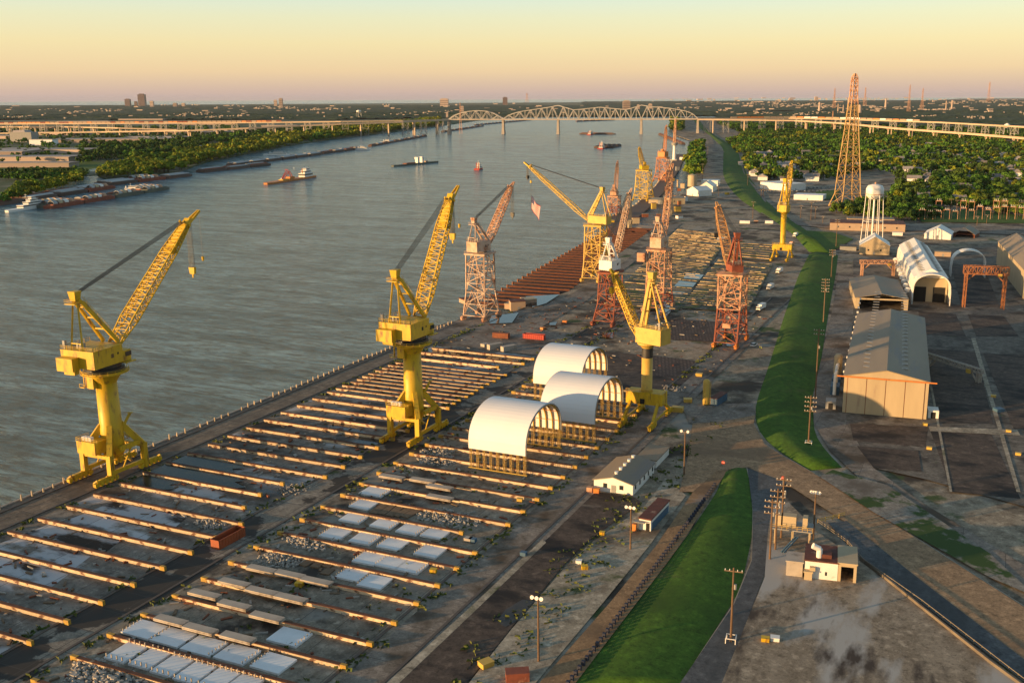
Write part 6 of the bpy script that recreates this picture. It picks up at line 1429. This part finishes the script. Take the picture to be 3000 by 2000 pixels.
# vehicles
def wheels(t, xs, w, r=.38):
    for x in xs:
        for s in (-1,1):
            o = MB().cyl((x,s*(w/2-.25),r),(x,s*w/2,r),r,r,14).build('wheel', M['black'], t); MB().cyl((x,s*(w/2-.02),r),(x,s*(w/2+.03),r),r*.55,r*.55,10).build('rim', M['grey'], o)
def car(label, px, rz, m, group=None, name='parked_car', p=None):
    p = p or G(*px); t = thing(name, label, 'car', (p[0],p[1],.03), math.radians(rz), group)
    b = MB(); pr_ = [(-2.4,.35),(-2.45,.85),(-2.3,1.0),(2.3,.85),(2.5,.65),(2.45,.35)]
    n = len(pr_); b.v += [(x,-.95,z) for x, z in pr_]+[(x,.95,z) for x, z in pr_]; b.f.append(tuple(range(n))); b.f.append(tuple(reversed(range(n,2*n))))
    for i in range(n): j = (i+1)%n; b.f.append((j,i,n+i,n+j))
    b.build('body', m, t); c = MB().hexa([(-2.2,-.88,.98),(1.1,-.88,.9),(1.1,.88,.9),(-2.2,.88,.98),(-1.9,-.72,1.6),(.3,-.72,1.6),(.3,.72,1.6),(-1.9,.72,1.6)]).build('cabin', M['glass'], t); MB().box(-1.85,.25,-.7,.7,1.6,1.66).build('roof', m, t)
    wheels(t, (-1.5,1.5), 1.9, .36)
    for s in (-1,1): MB().box(2.4,2.5,s*.6-.18,s*.6+.18,.6,.75).build('headlight', M['white'], t)
    return t
car('white car parked on the lane beside the red lattice crane', (2209,1014), 82, M['white'])
c0 = None
for k in range(34):
    x, y = 2238+(k%17)*12, (552 if k < 17 else 561)+random.uniform(-1,1); p = G(x, y)
    if c0 is None: c0 = car('small car in the lot beside the pale blue roofed shop', (x,y), 100, mat('car paint', (.35,.38,.42), (.3,.3,.33), 1, .35, rand=.6), group='cars in the shop lot')
    else: dup(c0, (p[0],p[1],.03), rz=random.uniform(1.5,1.9))
def truck(label, px, rz, boxm, ln=7.5, cabm=None):
    p = G(*px); t = thing('box_truck', label, 'truck', (p[0],p[1],.05), math.radians(rz)); MB().box(-ln/2,ln/2-2.2,-1.2,1.2,1.0,3.3).build('cargo_box', boxm, t); c = MB().box(ln/2-2.1,ln/2,-1.1,1.1,.6,2.5,taper=.92).build('cab', cabm or M['white'], t); MB().box(ln/2-1.0,ln/2+.02,-1.0,1.0,1.6,2.2).build('windscreen', M['glass'], c); MB().box(-ln/2,ln/2,-.9,.9,.6,1.0).build('chassis', M['black'], t); wheels(t, (-ln/2+1.4,ln/2-1.2), 2.3, .5)
truck('white box truck parked on the inland lane nearest the red crane', (2229,908), -98, M['white'], 9); truck('white box truck parked second along the inland lane', (2256,848), -98, M['white'], 7); truck('white truck parked third along the inland lane', (2283,800), -97, M['white'], 8); truck('pale truck parked near the feet of the distant yellow gantry crane', (2319,720), -97, M['rust_pink'], 7); truck('white truck parked farthest along the inland lane', (2330,694), -97, M['white'], 7)
# bins, containers and yard clutter
def open_bin(label, px, rz, L_, W_, H_, m, inner=True):
    p = G(*px); t = thing('skip_container', label, 'container', (p[0],p[1],.03), math.radians(rz)); b = MB().box(-L_/2,L_/2,-W_/2,-W_/2+.12,.1,H_).box(-L_/2,L_/2,W_/2-.12,W_/2,.1,H_).box(-L_/2,-L_/2+.12,-W_/2+.12,W_/2-.12,.1,H_).box(L_/2-.12,L_/2,-W_/2+.12,W_/2-.12,.1,H_).box(-L_/2+.12,L_/2-.12,-W_/2+.12,W_/2-.12,.1,.3)
    for k in range(int(L_/1.0)): b.box(-L_/2+k+.3,-L_/2+k+.42,-W_/2-.1,-W_/2,.1,H_-.1).box(-L_/2+k+.3,-L_/2+k+.42,W_/2,W_/2+.1,.1,H_-.1)
    b.build('bin_body', m, t); rr2_ = MB().bar((-L_/2,-W_/2,H_),(L_/2,-W_/2,H_),.2).bar((-L_/2,W_/2,H_),(L_/2,W_/2,H_),.2).bar((-L_/2,-W_/2,H_),(-L_/2,W_/2,H_),.2).bar((L_/2,-W_/2,H_),(L_/2,W_/2,H_),.2).build('top_rim', m, t)
    if inner: MB().box(-L_/2+.14,L_/2-.14,-W_/2+.14,W_/2-.14,.3,H_*.4).build('scrap', M['dark'], t)
M['bin'] = mat('orange red bin paint', (.33,.075,.02), (.26,.06,.02), .5, .65, c3=(.12,.05,.03), s3=.6, th=(.6,.7))
open_bin('long open orange scrap bin standing on the aisle between the beam fields', (670,1588), 88, 9.5, 2.7, 2.5, M['bin'])
open_bin('bright red container on the far lane behind the arched shelters', (1565,993), 2, 10.5, 2.4, 2.3, M['red'], False)
for i, (x, y, rz, L_, m_, lb_) in enumerate([(1468,990,4,8,M['rust'],'rusty yellow edged skid near the rear of the slab field'),(1590,965,80,2.2,M['orange'],'small orange box on the lane behind the red container'),(1655,945,5,2.2,M['orange'],'small orange box on a pale plate near the pools'),(1420,1015,75,3,M['concrete'],'pale block beside the scrap frames'),(1450,1022,60,7,M['concrete'],'long pale block right of the scrap frames'),(1490,1028,60,7,M['concrete'],'long pale block nearest the red container'),(2048,1102,5,2.6,M['yellow_pale'],'small yellow framed skid on the lane near the tank'),(2015,1178,20,3,M['yellow_pale'],'yellow framed skid in the weeds left of the tank'),(1985,1206,5,4,M['yellow_pale'],'rusty yellow frame beside the gantry crane rail'),(1713,1668,30,1.5,M['yellow'],'small yellow stand at the edge of the lot'),(1764,1568,10,1.3,M['yellow'],'yellow box at the far corner of the asphalt lot'),(1696,1652,10,1.4,M['white'],'small white box on the dirt strip'),(1534,1628,0,1.5,M['blue'],'small blue drum box at the lane edge'),(1270,1678,10,1.5,M['yellow'],'yellow cube on the field near the lane end of the beams'),(878,1717,10,1.8,M['yellow'],'yellow cube between the panel stacks'),(1523,1470,10,1.5,M['yellow_pale'],'yellow box near the lane end of the beams'),(1424,1952,60,2.6,M['yellow_pale'],'low yellow frame in the weeds near the bottom edge'),(1516,1992,30,4.5,M['rust_red'],'rusty roofed box cut by the bottom edge'),(2242,1880,10,1.6,M['yellow'],'small yellow crate on the dirt lot'),(2270,1878,10,1.8,M['white'],'small white panel crate on the dirt lot'),(2710,1248,0,1.6,M['yellow_pale'],'yellow hydrant box in front of the big shed'),(2722,1318,0,1.6,M['yellow_pale'],'yellow post box by the first rail strip'),(2954,1268,0,1.6,M['yellow_pale'],'yellow box beside the second rail strip'),(2910,1165,0,1.8,M['yellow_pale'],'yellow box between the dark pads'),(2982,1335,0,1.6,M['yellow_pale'],'yellow box at the right edge'),(2925,1207,40,3,M['blue'],'blue machine between the dark pads'),(1385,1588,0,1.8,M['blue'],'blue box on the last beam ends'),(1372,1586,0,1.8,M['concrete'],'grey box on the last beam ends'),(2182,655,10,9,M['white'],'pale trailer on the open pad near the distant crane'),(2253,655,10,7,M['white'],'white tank box on the open pad'),(2215,652,10,4,M['rust_pink'],'pink box on the open pad'),(2130,570,0,5,M['yellow'],'orange bush sized crate beside the levee')]):
    p = G(x, y); t = thing('yard_box', lb_, 'box', (p[0],p[1],.03), math.radians(rz)); hh = min(2.4, max(1.0, L_*.45)); w_ = min(L_*.8, 2.4); MB().box(-L_/2,L_/2,-w_/2,w_/2,.15,hh).build('box_body', m_, t); MB().box(-L_/2-.06,L_/2+.06,-w_/2-.06,w_/2+.06,hh,hh+.12).build('lid', m_, t); MB().box(-L_/2,L_/2,-w_/2+.1,w_/2-.1,0,.15).build('skid', M['timber'], t)
# vertical tank and blue container
p = G(2068,1187); t = thing('storage_tank', 'tall cream vertical tank with ladder beside the blue container', 'tank', (p[0],p[1],0)); zt_ = ZAT(*p,1110); MB().rev([(1.1,.3),(1.25,.8),(1.25,zt_-.8),(.9,zt_-.2),(.3,zt_)],n=24).build('tank_shell', M['yellow_pale'], t, smooth=True); ld = MB()
for s in (-.25,.25): ld.bar((1.6,s,.3),(1.6,s,zt_-1),.1)
for k in range(18): ld.bar((1.6,-.25,.6+k*.5),(1.6,.25,.6+k*.5),.07)
ld.build('ladder', M['yellow_pale'], t); MB().rev([(1.2,0),(1.2,.3)],n=12).build('base', M['concrete'], t)
p = G(2105,1180); t = thing('open_container', 'blue container with rusted red roof beside the vertical tank', 'container', (p[0],p[1],.03), math.radians(82)); MB().box(-5,5,-1.4,1.4,.15,2.9).build('container_body', M['blue'], t); MB().box(-5.1,5.1,-1.5,1.5,2.9,3.05).build('roof', M['roof_rust'], t); MB().box(-5.05,-5,-1.1,1.1,.3,2.7).build('door', M['blue'], t)
# signs
for px_, lb_ in [((2118,1378),'red stop sign at the tip of the near grass levee'),((2293,1424),'red sign beside the switchgear poles')]:
    p = G(*px_); t = thing('stop_sign', lb_, 'sign', (p[0],p[1],0)); MB().cyl((0,0,0),(0,0,2.6),.07,.06,6).build('post', M['grey'], t); o = MB().cyl((0,-.08,2.6),(0,-.12,2.6),.6,.6,8).build('sign_plate', M['red'], t)
    tc_ = bpy.data.curves.new('lettering', 'FONT'); tc_.body = 'STOP'; tc_.size = .38; tc_.align_x = 'CENTER'; tc_.align_y = 'CENTER'; tc_.extrude = .004; tc_.materials.append(M['white']); tmp = bpy.data.objects.new('tmp', tc_); COL.objects.link(tmp); bpy.context.view_layer.update(); tme = bpy.data.meshes.new_from_object(tmp); bpy.data.objects.remove(tmp); to = bpy.data.objects.new('lettering', tme); COL.objects.link(to); to.parent = o; to.location = (0,-.13,2.6); to.rotation_euler = (math.pi/2,0,0)
# people
def person(label, px, rz, arm):
    p = G(*px); t = thing('person', label, 'person', (p[0],p[1],.03), rz); V = [((0,0,.95),.13),((0,0,1.15),.14),((0,0,1.38),.15),((0,0,1.5),.06),((0,.01,1.6),.085),((0,.01,1.72),.08),((-.1,0,.88),.09),((-.11,.02,.5),.065),((-.12,0,.1),.045),((-.12,.14,.05),.04),((.1,0,.88),.09),((.12,-.02,.5),.065),((.14,0,.1),.045),((.14,.14,.05),.04),((-.2,0,1.42),.06),((-.27,.02,1.15),.045),((-.25,.12,.92),.035),((-.24,.17,.84),.03),((.2,0,1.42),.06),((.28,.04,1.15),.045),((.22,.2+arm,.98+arm),.035),((.2,.27+arm,.95+arm),.03)]
    E = [(0,1),(1,2),(2,3),(3,4),(4,5),(0,6),(6,7),(7,8),(8,9),(0,10),(10,11),(11,12),(12,13),(2,14),(14,15),(15,16),(16,17),(2,18),(18,19),(19,20),(20,21)]
    me = bpy.data.meshes.new('body'); me.from_pydata([v[0] for v in V], E, []); me.materials.append(M['navy']); o = bpy.data.objects.new('body', me); COL.objects.link(o); o.parent = t
    sk = o.modifiers.new('skin', 'SKIN'); o.modifiers.new('sub', 'SUBSURF').levels = 2
    for i, v in enumerate(V): me.skin_vertices[0].data[i].radius = (v[1], v[1])
    me.skin_vertices[0].data[0].use_root = True
    MB().rev([(.17,.92),(.2,1.1),(.21,1.35),(.12,1.47)],n=12).build('vest', M['hivis'], t); MB().rev([(.11,1.70),(.11,1.76),(.04,1.84)],n=12).build('hard_hat', M['white'], t)
    h = MB().rev([(.05,1.53),(.088,1.6),(.092,1.68),(.07,1.75)],n=10).build('face', M['skin'], t)
person('person in yellow safety vest standing left, beside the white car', (2226,1024), 1.2, 0.0)
person('person in yellow safety vest standing right, facing the other', (2231,1026), -1.6, .1)
# ---------------------------------------------------------------- haze
hz = MB().box(-50000,50000,-2500,60000,-6,190).build('haze', None); tag(hz, kind='stuff')
hm_ = bpy.data.materials.new('haze air'); hm_.use_nodes = True; t = hm_.node_tree; t.nodes.clear(); o_ = t.nodes.new('ShaderNodeOutputMaterial'); v_ = t.nodes.new('ShaderNodeVolumePrincipled')
v_.inputs['Color'].default_value = (.62,.66,.78,1); v_.inputs['Density'].default_value = HAZE; v_.inputs['Anisotropy'].default_value = 0.0
t.links.new(v_.outputs[0], o_.inputs['Volume']); hz.data.materials.append(hm_)
